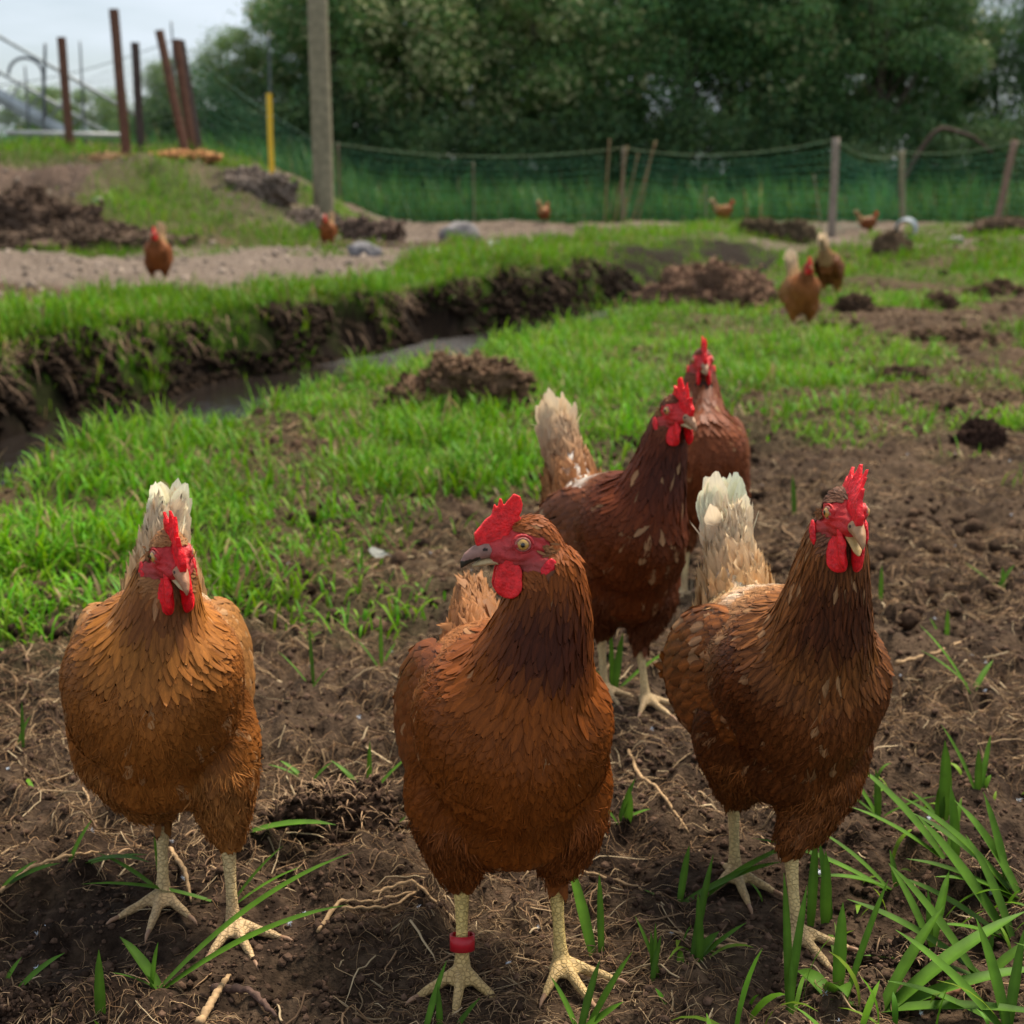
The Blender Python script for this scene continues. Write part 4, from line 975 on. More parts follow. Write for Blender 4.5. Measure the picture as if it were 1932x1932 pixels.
plant(0, 1700, [(10, .07, .012, 60, 20), (30, .05, .008, 50, 20)], 'broad blades poking in at the left edge of the frame')
plant(10, 1900, [(30, .06, .010, 50, 20), (60, .04, .006, 40, 20)], 'short blades in the lower left corner')
plant(690, 1470, [(85, .075, .007, 5, 8), (150, .07, .009, 45, 25), (30, .08, .007, 45, 20), (200, .06, .008, 50, 20), (170, .05, .006, 40, 10)], 'grass plant with a bent pale stem left of the banded hen')
plant(740, 1530, [(170, .04, .010, 40, 20), (200, .035, .010, 50, 10), (20, .03, .007, 40, 10)], 'small leafy sprout beside the thigh of the banded hen')
plant(580, 1470, [(150, .05, .008, 55, 20), (40, .04, .006, 50, 20), (170, .06, .006, 60, 20)], 'low sprout of grass between the ginger and banded hens')
plant(1125, 1805, [(115, .105, .012, 30, 10), (95, .09, .007, 12, 5), (150, .03, .006, 20, 5)], 'grass plant rising beside the right leg of the banded hen')
plant(1180, 1545, [(80, .045, .012, 5, 5), (45, .06, .008, 25, 12), (150, .05, .005, 40, 20), (10, .04, .007, 60, 20)], 'bright sprout right of the belly of the banded hen')
plant(1240, 1860, [(100, .05, .006, 15, 10), (130, .07, .005, 30, 10), (60, .05, .006, 20, 10), (85, .06, .004, 8, 5)], 'spindly grass plant right of the foot of the banded hen')
plant(1090, 1945, [(35, .09, .008, 35, 10), (55, .075, .008, 25, 10), (130, .06, .006, 35, 20), (20, .06, .010, 55, 10)], 'grass plant at the lower edge below the banded hen')
plant(820, 1960, [(55, .075, .007, 25, 10), (100, .05, .006, 12, 8), (30, .05, .007, 40, 10)], 'blades beneath the banded foot at the lower edge')
plant(1490, 1940, [(100, .135, .008, 8, 8), (65, .12, .008, 22, 14), (85, .06, .006, 10, 10)], 'two long thin blades standing below the dark hen')
plant(1575, 1900, [(-90, .07, .020, 35, 60), (75, .09, .012, 12, 6), (120, .05, .018, 60, 60), (40, .12, .007, 25, 8)], 'drooping wide blade folded over at the lower edge')
plant(1310, 1850, [(60, .11, .008, 22, 10), (100, .075, .008, 8, 5), (40, .05, .012, 50, 20), (20, .07, .007, 55, 10)], 'grass plant in the dirt left of the dark hen foot')
plant(1555, 1735, [(90, .085, .012, 5, 8), (110, .09, .010, 15, 8), (75, .10, .010, 12, 8)], 'upright broad blades in front of the dark hen foot')
plant(1290, 1700, [(12, .13, .012, 62, 22), (190, .05, .008, 50, 10), (25, .15, .010, 60, 25), (70, .07, .008, 30, 20)], 'arching blades crossing the far leg of the dark hen')
plant(1690, 1690, [(175, .17, .010, 60, 22), (200, .12, .009, 60, 25), (150, .10, .007, 50, 20), (100, .05, .006, 20, 20)], 'long blades arching across the near leg of the dark hen')
plant(1775, 1560, [(95, .105, .013, 4, 6), (80, .05, .010, 10, 10), (150, .05, .008, 40, 20)], 'tall broad blade standing right of the dark hen')
plant(1655, 1530, [(100, .065, .008, 8, 10), (170, .08, .007, 50, 20), (130, .09, .006, 40, 20), (-20, .08, .006, 50, 20)], 'grass plant beside the flank of the dark hen')
plant(1845, 1500, [(90, .060, .008, 5, 6), (130, .10, .006, 30, 15), (60, .08, .006, 30, 10)], 'upright blades right of the tall broad blade')
plant(1932, 1700, [(160, .17, .015, 42, 22), (150, .15, .013, 50, 20), (175, .14, .011, 58, 25), (130, .13, .012, 35, 25), (190, .12, .010, 60, 25), (110, .12, .009, 25, 10)], 'dense wide bladed clump at the right edge')
plant(1910, 1760, [(140, .16, .016, 40, 10), (165, .13, .012, 55, 18), (120, .12, .010, 30, 20), (200, .10, .008, 60, 20)], 'broad leaning blades below the clump at the right edge')
plant(1660, 1905, [(25, .19, .014, 60, 20), (10, .18, .014, 72, 20), (-15, .18, .013, 74, 20), (40, .13, .010, 45, 15), (195, .06, .008, 60, 10)], 'large grass plant sprawling across the lower right corner')
plant(1790, 1640, [(140, .15, .012, 45, 20), (165, .13, .009, 55, 20), (60, .08, .008, 35, 15), (100, .09, .010, 12, 8)], 'leaning blades between the tall broad blade and the right edge')
plant(1860, 1830, [(165, .16, .013, 55, 20), (140, .14, .012, 40, 15), (20, .08, .010, 50, 20), (185, .13, .010, 68, 18)], 'broad blades over the root bound lump at the right edge')
plant(1750, 1780, [(120, .10, .008, 35, 20), (60, .09, .008, 35, 20), (90, .07, .006, 12, 10)], 'slim blades left of the broad leaning blades')
plant(1900, 1940, [(150, .14, .013, 45, 20), (110, .11, .010, 25, 15), (60, .10, .008, 25, 10), (175, .12, .010, 60, 20)], 'grass plant in the lower right corner')
plant(1830, 1330, [(150, .10, .006, 50, 20), (45, .07, .008, 50, 15), (130, .13, .005, 40, 20)], 'leaning blades of grass at mid right on the dug soil')
plant(1500, 990, [(95, .12, .012, 14, 5), (60, .03, .01, 20, 20)], 'lone bright blade standing above the tail of the dark hen')
plant(1655, 1145, [(82, .08, .007, 6, 4)], 'lone short blade right of the neck of the dark hen')
plant(1780, 1210, [(85, .06, .007, 6, 4), (130, .05, .006, 30, 10)], 'small pair of blades on the dirt right of the dark hen')
plant(1890, 1110, [(30, .07, .008, 40, 10), (160, .09, .008, 50, 10), (90, .05, .008, 10, 10)], 'sparse sprout near the right edge on bare dirt')
plant(720, 1250, [(95, .10, .007, 6, 6), (150, .07, .006, 40, 10), (50, .06, .006, 40, 10)], 'sprout left of the wing of the banded hen')
plant(590, 1300, [(110, .10, .006, 12, 6), (30, .05, .006, 40, 10), (160, .08, .005, 40, 15)], 'thin blades on the dirt between the ginger hen and the banded hen')
plant(40, 1420, [(100, .07, .005, 10, 8), (60, .05, .006, 30, 10)], 'thin blades left of the ginger hen near the frame edge')
plant(1160, 1290, [(70, .10, .012, 20, 15), (20, .12, .010, 50, 20), (160, .08, .010, 40, 20), (200, .10, .008, 60, 15), (95, .10, .008, 8, 10)], 'bright tuft of grass behind the chestnut hen legs')

# ------------------------------------------------------------------ twigs and dry stalks, each a thing
GT = 'dry twigs and root pieces lying on the soil'
def twig(px, pts_px, rad, label, col=(.37, .235, .12), rise=.006):
    pts = []
    for i, (a, b) in enumerate(pts_px):
        x, y = at(a, b, .01); pts.append((x, y, float(H(np.array([x]), np.array([y]))[0])+rad*.8+rise*math.sin(math.pi*i/(len(pts_px)-1))))
    pts = np.array(pts); c0 = pts[0].copy(); t = np.linspace(0, len(pts)-1, 26); P = np.stack([np.interp(t, np.arange(len(pts)), pts[:, k]) for k in range(3)], -1)
    for _ in range(3): P[1:-1] = (P[:-2]+2*P[1:-1]+P[2:])/4
    rs = np.random.default_rng(int(pts_px[0][0])); P[:, 2] += .001*np.sin(np.arange(26)*1.7)
    m = MB(); m.tube(P-c0, rad*np.interp(np.linspace(0, 1, 26), [0, .8, 1], [1, .7, .35])*rs.uniform(.8, 1.2, 26), seg=8, col=col)
    o = link('twig', m.mesh('twig'), M_bark2); o.location = c0; tag(o, label, 'twig', GT)
M_bark2 = mat_attr('twig_bark', .8, .2, bump=.0006, bscale=500, var=.35, vscale=180)
twig(0, [(375, 1932), (410, 1870), (432, 1810)], .0036, 'pale forked root piece at the lower edge left of the banded hen', rise=.012)
twig(0, [(0, 1690), (60, 1660), (130, 1632), (185, 1600)], .0022, 'long straight stalk left of the ginger hen feet')
twig(0, [(180, 1540), (165, 1500), (150, 1470)], .0016, 'short pale stick on the soil left of the ginger hen')
twig(0, [(1180, 1385), (1205, 1440), (1240, 1490), (1300, 1555)], .0024, 'long root running diagonally between the banded and dark hens', rise=.01)
twig(0, [(1720, 1860), (1780, 1850), (1840, 1822)], .0040, 'knobbly brown root by the large sprawling grass plant', col=(.28, .13, .07))
twig(0, [(320, 1580), (350, 1650), (360, 1690)], .0026, 'pale crooked stick beside the ginger hen leg', rise=.012)
twig(0, [(700, 1600+70), (780, 1660), (860, 1700)], .0020, 'thin root beside the banded hen shank')
twig(0, [(1300, 1795-20), (1420, 1790), (1240, 1750)], .0018, 'curved root in the dirt right of the banded hen')
twig(0, [(600, 1760), (640, 1700), (700, 1690), (785, 1668)], .0022, 'forked pale root left of the banded hen foot')
twig(0, [(400, 1740+100), (470, 1860), (520, 1890)], .0040, 'thick dark stick on the soil at lower left', col=(.13, .075, .055), rise=.002)
twig(0, [(1690, 1240), (1760, 1235), (1835, 1205)], .0035, 'long dry stick on the dug ground at mid right')
twig(0, [(645, 1735-20), (740, 1700), (850, 1620)], .0016, 'thin pale root running behind the banded hen leg')
twig(0, [(905, 1240+20), (990, 1390), (1000, 1400)], .0010, 'thin dark stalk behind the banded hen')
twig(0, [(1080, 1600), (1210, 1660), (1230, 1665)], .0016, 'forked root behind the right leg of the banded hen')

# ------------------------------------------------------------------ clods of dug soil
GC = 'lumps of dug soil and turf'
def clod(px, py, wpx, hpx, label, seed, col=(.085, .052, .036), dark=.5, z0=0., straw=60, name='soil_heap'):
    x, y = at(px, py, z0); d = math.hypot(y, CAM_H); k = d/FPX
    w_, h_ = wpx*k*.5, hpx*k
    m = MB(); rs = np.random.default_rng(seed)
    h_ = h_*1.15; m.ell((0, 0, 0), (w_, w_*.62, h_), nu=64, nv=48)
    me = m.mesh('heap', color=False); V = verts(me); dn_ = V/np.array([w_, w_*.62, h_])
    s = w_
    f = .40*vn3(dn_*1.7+seed, 1)+.34*vn3(dn_*4+seed, 2)+.26*vn3(dn_*10, 3)+.16*vn3(dn_*24, 4)
    V = V*(1+1.3*f)[:, None]; V[:, 2] = np.maximum(V[:, 2], -.02)
    me.vertices.foreach_set('co', V.astype(np.float32).ravel()); me.update()
    c = np.array(col)*(1+1.2*vn3(V/s*9, 5))[:, None]; set_col(me, np.clip(c, .005, 1))
    z = float(H(np.array([x]), np.array([y]), False)[0])
    o = empty(name, (x, y, z), label, 'soil heap', GC)
    link('soil', me, M_clod, o)
    nl = int(1600+straw*1.0); ii = rs.integers(0, len(V), nl); ii = ii[V[ii, 2] > -.01]; nl = len(ii)
    tag(lumps('loose_earth', V[ii]*rs.uniform(.97, 1.08, (nl, 1)), rs.uniform(.25, 1.0, nl)**3*min(.07*w_, .014)+.0010, np.array(col)[None]*rs.uniform(.3, 1.7, (nl, 1)), rs, parent=o), kind='stuff')
    # roots hanging out of it
    n = straw; a = nrm(rs.normal(0, 1, (n, 3))); a[:, 2] = np.abs(a[:, 2])*.8; jj_ = rs.integers(0, len(V), n*2); jj_ = jj_[V[jj_, 2] > -.01][:n]; P = V[jj_]*.995; n = len(P)
    cc = np.array([[.25, .155, .085]])*rs.uniform(.4, 1.5, (n, 1))
    V, Q, CC = blades(P, rs.uniform(0, 6.3, n), rs.uniform(.25, .9, n)**1.5*min(w_*.6, .09), np.full(n, max(.0012, .0016*k*FPX/3)), rs.uniform(.3, 1.4, n), rs.uniform(.5, 1.8, n), cc)
    mm = mesh_np('roots', V, [Q]); set_col(mm, CC); tag(link('dry_roots', mm, M_fibre, o), kind='stuff')
    return o
clod(868, 775, 250, 72, 'brown soil heap matted with dry roots, in the grass behind the banded hen', 11, (.115, .068, .042), straw=1500)
clod(1335, 585, 240, 70, 'wide brown soil heap in the grass right of the end of the ditch', 12, (.115, .066, .044), straw=1200)
clod(1845, 850, 92, 40, 'small dark clod of soil on the dug ground at right', 13, (.040, .022, .016), straw=60)
clod(1678, 505, 66, 34, 'rounded straw covered soil lump before the white pipe', 14, (.12, .08, .05), straw=160)
clod(625, 1560, 210, 62, 'dark crumbly lump of earth between the ginger and banded hens', 15, (.055, .033, .022), straw=700)
clod(1500, 470, 80, 30, 'dark mossy soil lump at the near side of the grey fence post', 16, (.085, .062, .038), straw=160)
clod(1430, 470, 70, 24, 'dark mossy soil lump left of the lump by the fence post', 17, (.085, .062, .038), straw=160)
clod(1690, 712, 100, 24, 'low clod of soil in thin grass above the dark hen', 18, (.08, .048, .032), straw=60)
clod(1770, 585, 60, 22, 'small brown clod right of the ginger hen at mid distance', 19, (.08, .048, .032), straw=30)
clod(1700, 1830, 150, 40, 'root bound lump of earth at the lower right among the grass', 20, (.045, .027, .018), straw=260)
clod(30, 1905, 160, 30, 'low crumbly lump of earth in the lower left corner', 22, (.050, .030, .02), straw=100)

clod(1885, 470, 120, 22, 'low rubbly clod at the right edge before the rightmost post', 40, (.09, .062, .042), straw=120)
clod(1800, 640, 150, 22, 'long low ridge of turned earth at mid right', 41, (.085, .052, .032), straw=150)
clod(1880, 560, 110, 20, 'small ridge of turned earth by the right edge', 42, (.085, .052, .032), straw=120)
clod(1610, 600, 70, 20, 'small clod just right of the walking ginger hen', 43, (.08, .05, .032), straw=90)
clod(1580, 690, 120, 18, 'low ridge of earth above the comb of the dark hen', 44, (.085, .052, .032), straw=120)

# ------------------------------------------------------------------ stones
GS = 'stones lying about the field'
def stone(px, py, wpx, hpx, label, seed, col, z0=.1):
    x, y = at(px, py, z0); k = math.hypot(y, CAM_H)/FPX; w_, h_ = wpx*k*.5, hpx*k
    m = MB(); m.ell((0, 0, h_*.3), (w_, w_*.7, h_*.75), nu=28, nv=20); me = m.mesh('stone', color=False); V = verts(me)
    f = vn3(V/w_*1.3+seed, 1)*.6+vn3(V/w_*3+seed, 2)*.25; V = V*(1+f)[:, None]
    me.vertices.foreach_set('co', V.astype(np.float32).ravel()); me.update(); set_col(me, np.array(col)*(1+.6*vn3(V/w_*5, 3))[:, None])
    o = link('stone', me, M_stone); o.location = (x, y, float(H(np.array([x]), np.array([y]), False)[0])-.01); tag(o, label, 'stone', GS)
stone(870, 462, 70, 34, 'largest grey stone beyond the ditch, above the middle of its grass', 1, (.20, .18, .175), .15)
stone(685, 498, 56, 28, 'dark grey stone left of the pale flat stone beyond the ditch', 2, (.16, .15, .155), .12)
stone(928, 470, 40, 12, 'flat whitish stone beside the largest grey stone', 3, (.55, .55, .52), .15)
stone(825, 492, 50, 14, 'low pale stone half sunk in bank grass', 4, (.32, .30, .26), .12)
stone(935, 415, 30, 16, 'cream stone on the gravel track left of the pecking hen', 5, (.48, .38, .27), .3)
stone(562, 388, 34, 22, 'pale stone on the slope of the mound below the yellow stake', 6, (.45, .40, .32), .6)
stone(600, 398, 20, 14, 'small pale stone on the mound slope near the thick wooden pole', 7, (.40, .35, .28), .6)
stone(1880, 434, 44, 24, 'grey stone at the foot of the rightmost fence post', 8, (.30, .28, .28), .25)
stone(1800, 460, 34, 16, 'grey stone in thin grass right of the white pipe', 9, (.22, .20, .19), .15)
stone(745, 412, 40, 24, 'dark lump of stone at the end of the mound', 10, (.10, .07, .055), .3)
stone(190, 470, 20, 9, 'small pale pebble at the foot of the mound', 11, (.4, .36, .3), .14)

# pale dead leaf scrap behind the ginger hen
x_, y_ = at(718, 1030, .01); zz = float(H(np.array([x_]), np.array([y_]))[0])
rs_ = np.random.default_rng(3)
lf = feathers(np.array([[0, 0, .012]]), np.array([[.2, -.5, 1.]]), np.array([[.7, -.45, 0]]), .062, .026, np.array([[.27, .27, .24]]), ragged=.2, rows=10, cup=.05, seed=5)
me = mesh_np('dead_leaf', lf[0], [lf[1]]); set_col(me, lf[2]*rs_.uniform(.8, 1.1, (len(lf[2]), 1))); o = link('dead_leaf', me, M_fibre); o.location = (x_, y_, zz); tag(o, 'pale grey dead leaf lying on the edge of the grass behind the ginger hen', 'leaf')

# ------------------------------------------------------------------ white drain pipe
def pipe():
    x, y = at(1706, 452, .2); z = float(H(np.array([x]), np.array([y]), False)[0])
    o = empty('drain_pipe', (x, y, z+.13), 'white drain pipe with dark open end, behind the rounded soil lump', 'pipe')
    t = np.linspace(0, 2*np.pi, 32, endpoint=False); d = nrm(np.array([.30, .95, .02])); s = nrm(np.cross(d, [0, 0, 1.])); b = np.cross(s, d)
    V = []
    for (l, r) in ((0, .135), (0, .115), (.9, .115), (.9, .135)):
        V.append(d*l*1.0-d*.1+(np.cos(t)*r)[:, None]*s+(np.sin(t)*r)[:, None]*b)
    V = np.vstack(V); i = np.arange(32); j = (i+1) % 32
    Q = np.vstack([np.stack([a*32+i, a*32+j, c*32+j, c*32+i], -1) for a, c in ((0, 1), (1, 2), (2, 3), (3, 0))])
    # turn so that the open end faces the camera
    me = mesh_np('pipe', V, [Q]); r_ = np.linalg.norm(np.cross(V, d), axis=1); set_col(me, np.where((r_ < .12)[:, None], [.03, .03, .03], [.42, .45, .47])); link('pipe_wall', me, M_plastic, o)
    m = MB(); 
    for k in range(5):
        pts = [d*(.08+.18*k)+s*math.cos(a)*.137+b*math.sin(a)*.137 for a in np.linspace(0, 2*np.pi, 25)]
        m.tube(pts, .007, seg=6, cap=False, side=d, col=(.38, .42, .44))
    link('corrugation', m.mesh('corrugation'), M_plastic, o)
pipe()

# ------------------------------------------------------------------ posts
def Hs(x, y): return float(H(np.array([x]), np.array([y]), False)[0])
def post_mesh(name, h, r, r2=None, seg=14, col=(.2, .15, .1), lean=(0, 0), square=False, seed=0, par=None, mat=None, knots=0):
    K = 12; t = np.linspace(-.05, 1, K); rs = np.random.default_rng(seed); r2 = r2 or r
    P = np.stack([lean[0]*t+.004*np.sin(t*9+seed)*h*.3, lean[1]*t, h*t], -1)
    m = MB()
    if square: m.tube(P, r*1.35, r2*1.35, seg=4, side=np.array([1., .3, 0]), col=col)
    else: m.tube(P, lerp(r*1.06, r*.94, t), seg=seg, side=np.array([1., 0, 0]), col=col)
    return link(name, m.mesh(name, smooth=not square), mat or M_wood, par)
def post_top(px, pytop, y, zbase, r, label, name, cat, col, group=None, lean_px=0, **k):
    """post whose head is seen at (px, pytop)"""
    x0 = wp_x(px, y, zbase); top = ray_z(pytop, y); zb = Hs(x0, y)
    o = post_mesh(name, top-zb, r, lean=(lean_px*y/FPX, 0), col=col, **k); o.location = (x0, y, zb); tag(o, label, cat, group); return o
def ray_z(py, y): 
    return CAM_H - y*math.tan(PITCH+math.atan((py-966)/FPX))
def wp_x(px, y, z): return depth_to_x(px, y, z)
post_top(610, -330, 18.5, .7, .128, 'thick weathered round wooden pole rising out of the frame', 'wooden_pole', 'pole', (.23, .20, .13), seg=22)
def yellow():
    y = 18.6; o = post_top(513, 176, y, 1, .025, 'bright yellow marker stake on the mound left of the thick pole', 'marker_stake', 'stake', (.75, .46, .02), square=True, mat=M_plastic, r2=.018); return o
yellow()
GR = 'rusty brown posts on the mound'
RUST = (.125, .06, .04)
for i, (px, pt, y, r, ln, lab, sq) in enumerate([(134, 70, 19.6, .043, -3, 'leftmost rusty post on the mound', 1), (240, 17, 19.0, .046, -9, 'tallest rusty post on the mound', 1), (268, 80, 20.0, .042, -1, 'short dark post just right of the tallest rusty post', 1),
        (354, 57, 19.4, .043, -40, 'leaning rusty post tilted to the left, next to the pair', 1), (366, 74, 19.8, .044, -22, 'rusty post of the leaning pair, left one', 1), (378, 76, 20.1, .044, -26, 'dark post of the leaning pair, rightmost', 1)]):
    col = RUST if i not in (2, 5) else (.07, .05, .045)
    post_top(px, pt, y, 1.2, r, lab, 'rusty_post', 'post', col, GR, ln, square=bool(sq), r2=.03)
GD = 'thin dark rods holding the net on the mound'
for i, (px, pt, ln, lab) in enumerate([(82, 82, 18, 'thin dark rod leaning right at the far left'), (163, 78, 2, 'thin grey rod between the leftmost rusty post and the tallest'), (340, 40, -4, 'thin rod behind the leaning rusty posts'), (60, 125, 0, 'short thin rod at the ramp'), (514, 60, 1, 'thin dark rod above the yellow stake')]):
    post_top(px, pt, 20.4, 1.2, .014 if i else .022, lab, 'net_rod', 'rod', (.08, .09, .10), GD, ln, mat=M_metal, seg=8)
# slanted galvanised ramp leaning on the mound
def ramp():
    y = 20.6; x0 = wp_x(-60, y, 1.2); x1 = wp_x(135, y, 1.3); z0 = ray_z(140, y); z1 = ray_z(258, y)
    o = empty('metal_ramp', (x0, y, Hs(x0, y)), 'slanting galvanised metal ramp with rails at the far left on the mound', 'ramp'); b = np.array([x0, y, Hs(x0, y)])
    A = np.array([x0, y, z0])-b; B = np.array([x1, y, z1])-b; m = MB(); m.tube([A, B], .045, .10, seg=4, col=(.30, .34, .37), side=np.array([0, 1., 0])); link('side_beam', m.mesh('beam', False), M_metal, o)
    for dz, dx in ((.28, .10), (.52, .55)):
        m = MB(); m.tube([A+[dx, 0, dz], B+[dx+.45, 0, dz-.25]], .026, seg=8, col=(.33, .36, .36)); link('rail', m.mesh('rail'), M_metal, o)
    for t in np.linspace(.1, .95, 6):
        m = MB(); p = lerp(A, B, t); m.tube([p, p+[.1+.2*t, .0, .28+.02*t]], .014, seg=6, col=(.2, .22, .24)); link('strut', m.mesh('strut'), M_metal, o)
    m = MB(); a = np.linspace(0, math.pi, 14); c = np.array([wp_x(58, y, 1.5), y, ray_z(140, y)])-b
    m.tube([c+[math.cos(q)*.24, 0, math.sin(q)*.22] for q in a[::-1]]+[c+[.24, 0, -.9]], .022, seg=8, col=(.12, .13, .15)); link('hoop', m.mesh('hoop'), M_metal, o)
    m = MB(); m.tube([np.array([wp_x(15, y-.3, 1.3), y-.3, ray_z(250, y-.3)])-b, np.array([wp_x(240, y-.3, 1.3), y-.3, ray_z(256, y-.3)])-b], .035, seg=8, col=(.42, .42, .40)); link('ground_rail', m.mesh('rail'), M_metal, o)
ramp()
# orange clay patch heap on top of the mound
clod(330, 283, 120, 12, 'heap of orange clay beside the leaning rusty posts', 31, (.42, .20, .085), z0=1.0, straw=0) if False else None
def heap3(px, y, wpx, h, label, seed, col, dy=0):
    x = wp_x(px, y, 1.2); k = y/FPX; w_ = wpx*k*.5; m = MB(); m.ell((0, 0, 0), (w_, w_*.5, h), nu=90, nv=64); me = m.mesh('heap', color=False); V = verts(me)
    f = .4*vn3(V*3+seed, 1)+.35*vn3(V*7, 2)+.30*vn3(V*16, 3)+.2*vn3(V*34, 4); V = V*(1+1.2*f)[:, None]; me.vertices.foreach_set('co', V.astype(np.float32).ravel()); me.update()
    set_col(me, np.clip(np.array(col)*(1+1.1*vn3(V*12, 5))[:, None], .005, 1)); o = link('soil_heap', me, M_clod); o.location = (x, y, Hs(x, y)); tag(o, label, 'soil heap', GC)
    rs = np.random.default_rng(seed); ii = rs.integers(0, len(V), 4500); ii = ii[V[ii, 2] > -.02]; nl = len(ii)
    tag(lumps('loose_earth', V[ii]*rs.uniform(.97, 1.08, (nl, 1))+rs.normal(0, .02, (nl, 3)), rs.uniform(.2, 1., nl)**3*.030+.004, np.array(col)[None]*rs.uniform(.35, 1.6, (nl, 1)), rs, parent=o), kind='stuff'); return o
heap3(150, 15.3, 330, .17, 'long low heap of grey brown earth at the foot of the mound', 37, (.10, .068, .048))
heap3(335, 18.9, 120, .05, 'low heap of orange clay beside the leaning rusty posts', 31, (.45, .23, .10))
heap3(205, 18.9, 160, .07, 'low strip of tan clay below the tallest rusty post', 32, (.33, .20, .11))
heap3(480, 18.2, 170, .22, 'grey brown rubble heap sliding off the mound below the yellow stake', 33, (.20, .155, .125))
heap3(585, 17.6, 190, .20, 'grey brown rubble heap at the foot of the thick wooden pole', 34, (.19, .145, .115))
heap3(680, 17.4, 120, .24, 'dark earth heap at the right end of the mound', 35, (.13, .09, .07))
heap3(60, 16.0, 260, .30, 'dark dug earth bank at the far left of the mound', 36, (.085, .056, .040))

# ------------------------------------------------------------------ netting fence
def net_between(A, B, sag, nx, nz, bottom, top, r, col, bulge=0., seed=0, rope_r=.005, rope_c=(.20, .22, .11)):
    """woven net hanging between two post heads; A, B: (x, y, ztop)"""
    A = np.array(A); B = np.array(B); m = MB(); rs = np.random.default_rng(seed)
    t = np.linspace(0, 1, nx); X = lerp(A[0], B[0], t); Y = lerp(A[1], B[1], t)
    zt = lerp(A[2], B[2], t)-sag*4*t*(1-t); zb = np.array([Hs(a, b) for a, b in zip(X, Y)])-.02
    u = np.linspace(0, 1, nz); Z = zb[None]+(zt-zb)[None]*u[:, None]
    wob = .03*vn2((X*3)[None]+0*Z, Z*4, seed)
    V = []; Q = []; n = 0
    side = nrm(np.array([B[0]-A[0], B[1]-A[1], 0.])); nor = np.array([-side[1], side[0], 0])
    PX = X[None]+wob*nor[0]*3; PY = Y[None]+wob*nor[1]*3; Pz = Z+.012*rs.normal(0, 1, Z.shape)*(u[:, None] < .99)
    G_ = np.stack([PX+0*Z, PY+0*Z, Pz], -1)
    def strand(line, rr):
        nonlocal n
        T = nrm(np.gradient(line, axis=0)); s1 = nrm(np.cross(T, nor)); ang = np.arange(3)*2*np.pi/3
        vv = line[:, None]+s1[:, None]*(np.cos(ang)*rr)[None, :, None]+nor[None, None]*(np.sin(ang)*rr)[None, :, None]
        k = len(line); i = np.arange(k-1)[:, None]*3; j = np.arange(3)[None]; j2 = (j+1) % 3
        V.append(vv.reshape(-1, 3)); Q.append(np.stack([i+j, i+j2, i+j2+3, i+j+3], -1).reshape(-1, 4)+n); n += k*3
    for i in range(nz): strand(G_[i, ::4] if nx > 40 else G_[i], r)
    for j in range(nx): strand(G_[::2, j], r)
    me = mesh_np('netting', np.vstack(V), [np.vstack(Q)]); set_col(me, col)
    rope = np.stack([X, Y, zt+.01], -1)[::max(1, nx//24)]
    mr = MB(); mr.tube(rope, rope_r, seg=6, col=rope_c)
    return me, mr.mesh('rope')
def fence():
    spec = [(-3.6, 27.4, 1.72), (wp_x(640, 27.2, .9), 27.2, ray_z(272, 27.2)), (wp_x(1175, 26.2, .9), 26.2, ray_z(280, 26.2)), (wp_x(1573, 22.2, .9), 22.2, ray_z(264, 22.2)), (wp_x(1697, 26.8, .9), 26.8, ray_z(287, 26.8)), (wp_x(1908, 24.2, .9), 24.2, ray_z(268, 24.2)), (12.6, 24.6, 1.6)]
    b = np.array([spec[3][0], spec[3][1], 0]); o = empty('net_fence', tuple(b), 'green netting fence sagging between wooden posts before the trees', 'fence')
    inf = [(.02, (.2, .15, .1)), (.022, (.17, .12, .08)), (.03, (.2, .16, .11)), (.062, (.26, .21, .165)), (.055, (.25, .21, .13)), (.06, (.22, .145, .105)), (.05, (.22, .16, .11))]
    for i, ((x, y, zt), (r, col)) in enumerate(zip(spec, inf)):
        zb = Hs(x, y)-.05; lean = {4: (-.10, 0), 5: (.22, 0)}.get(i, (0, 0))
        p = post_mesh('post', zt-zb+.03, r, col=col, lean=lean, par=o, seed=i); p.location = (x-b[0]-(lean[0]), y-b[1], zb)
    for i in range(len(spec)-1):
        A, B = spec[i], spec[i+1]; d = math.hypot(A[0]-B[0], A[1]-B[1])
        ne, ro = net_between(A, B, min(.20, .035*d), int(d/.12), 12, 0, 0, .0028, (.03, .20, .11), seed=i)
        for mm in (ne, ro):
            v = verts(mm)-b; mm.vertices.foreach_set('co', v.astype(np.float32).ravel()); mm.update()
        link('netting', ne, M_net, o); link('top_rope', ro, M_net, o)
fence()
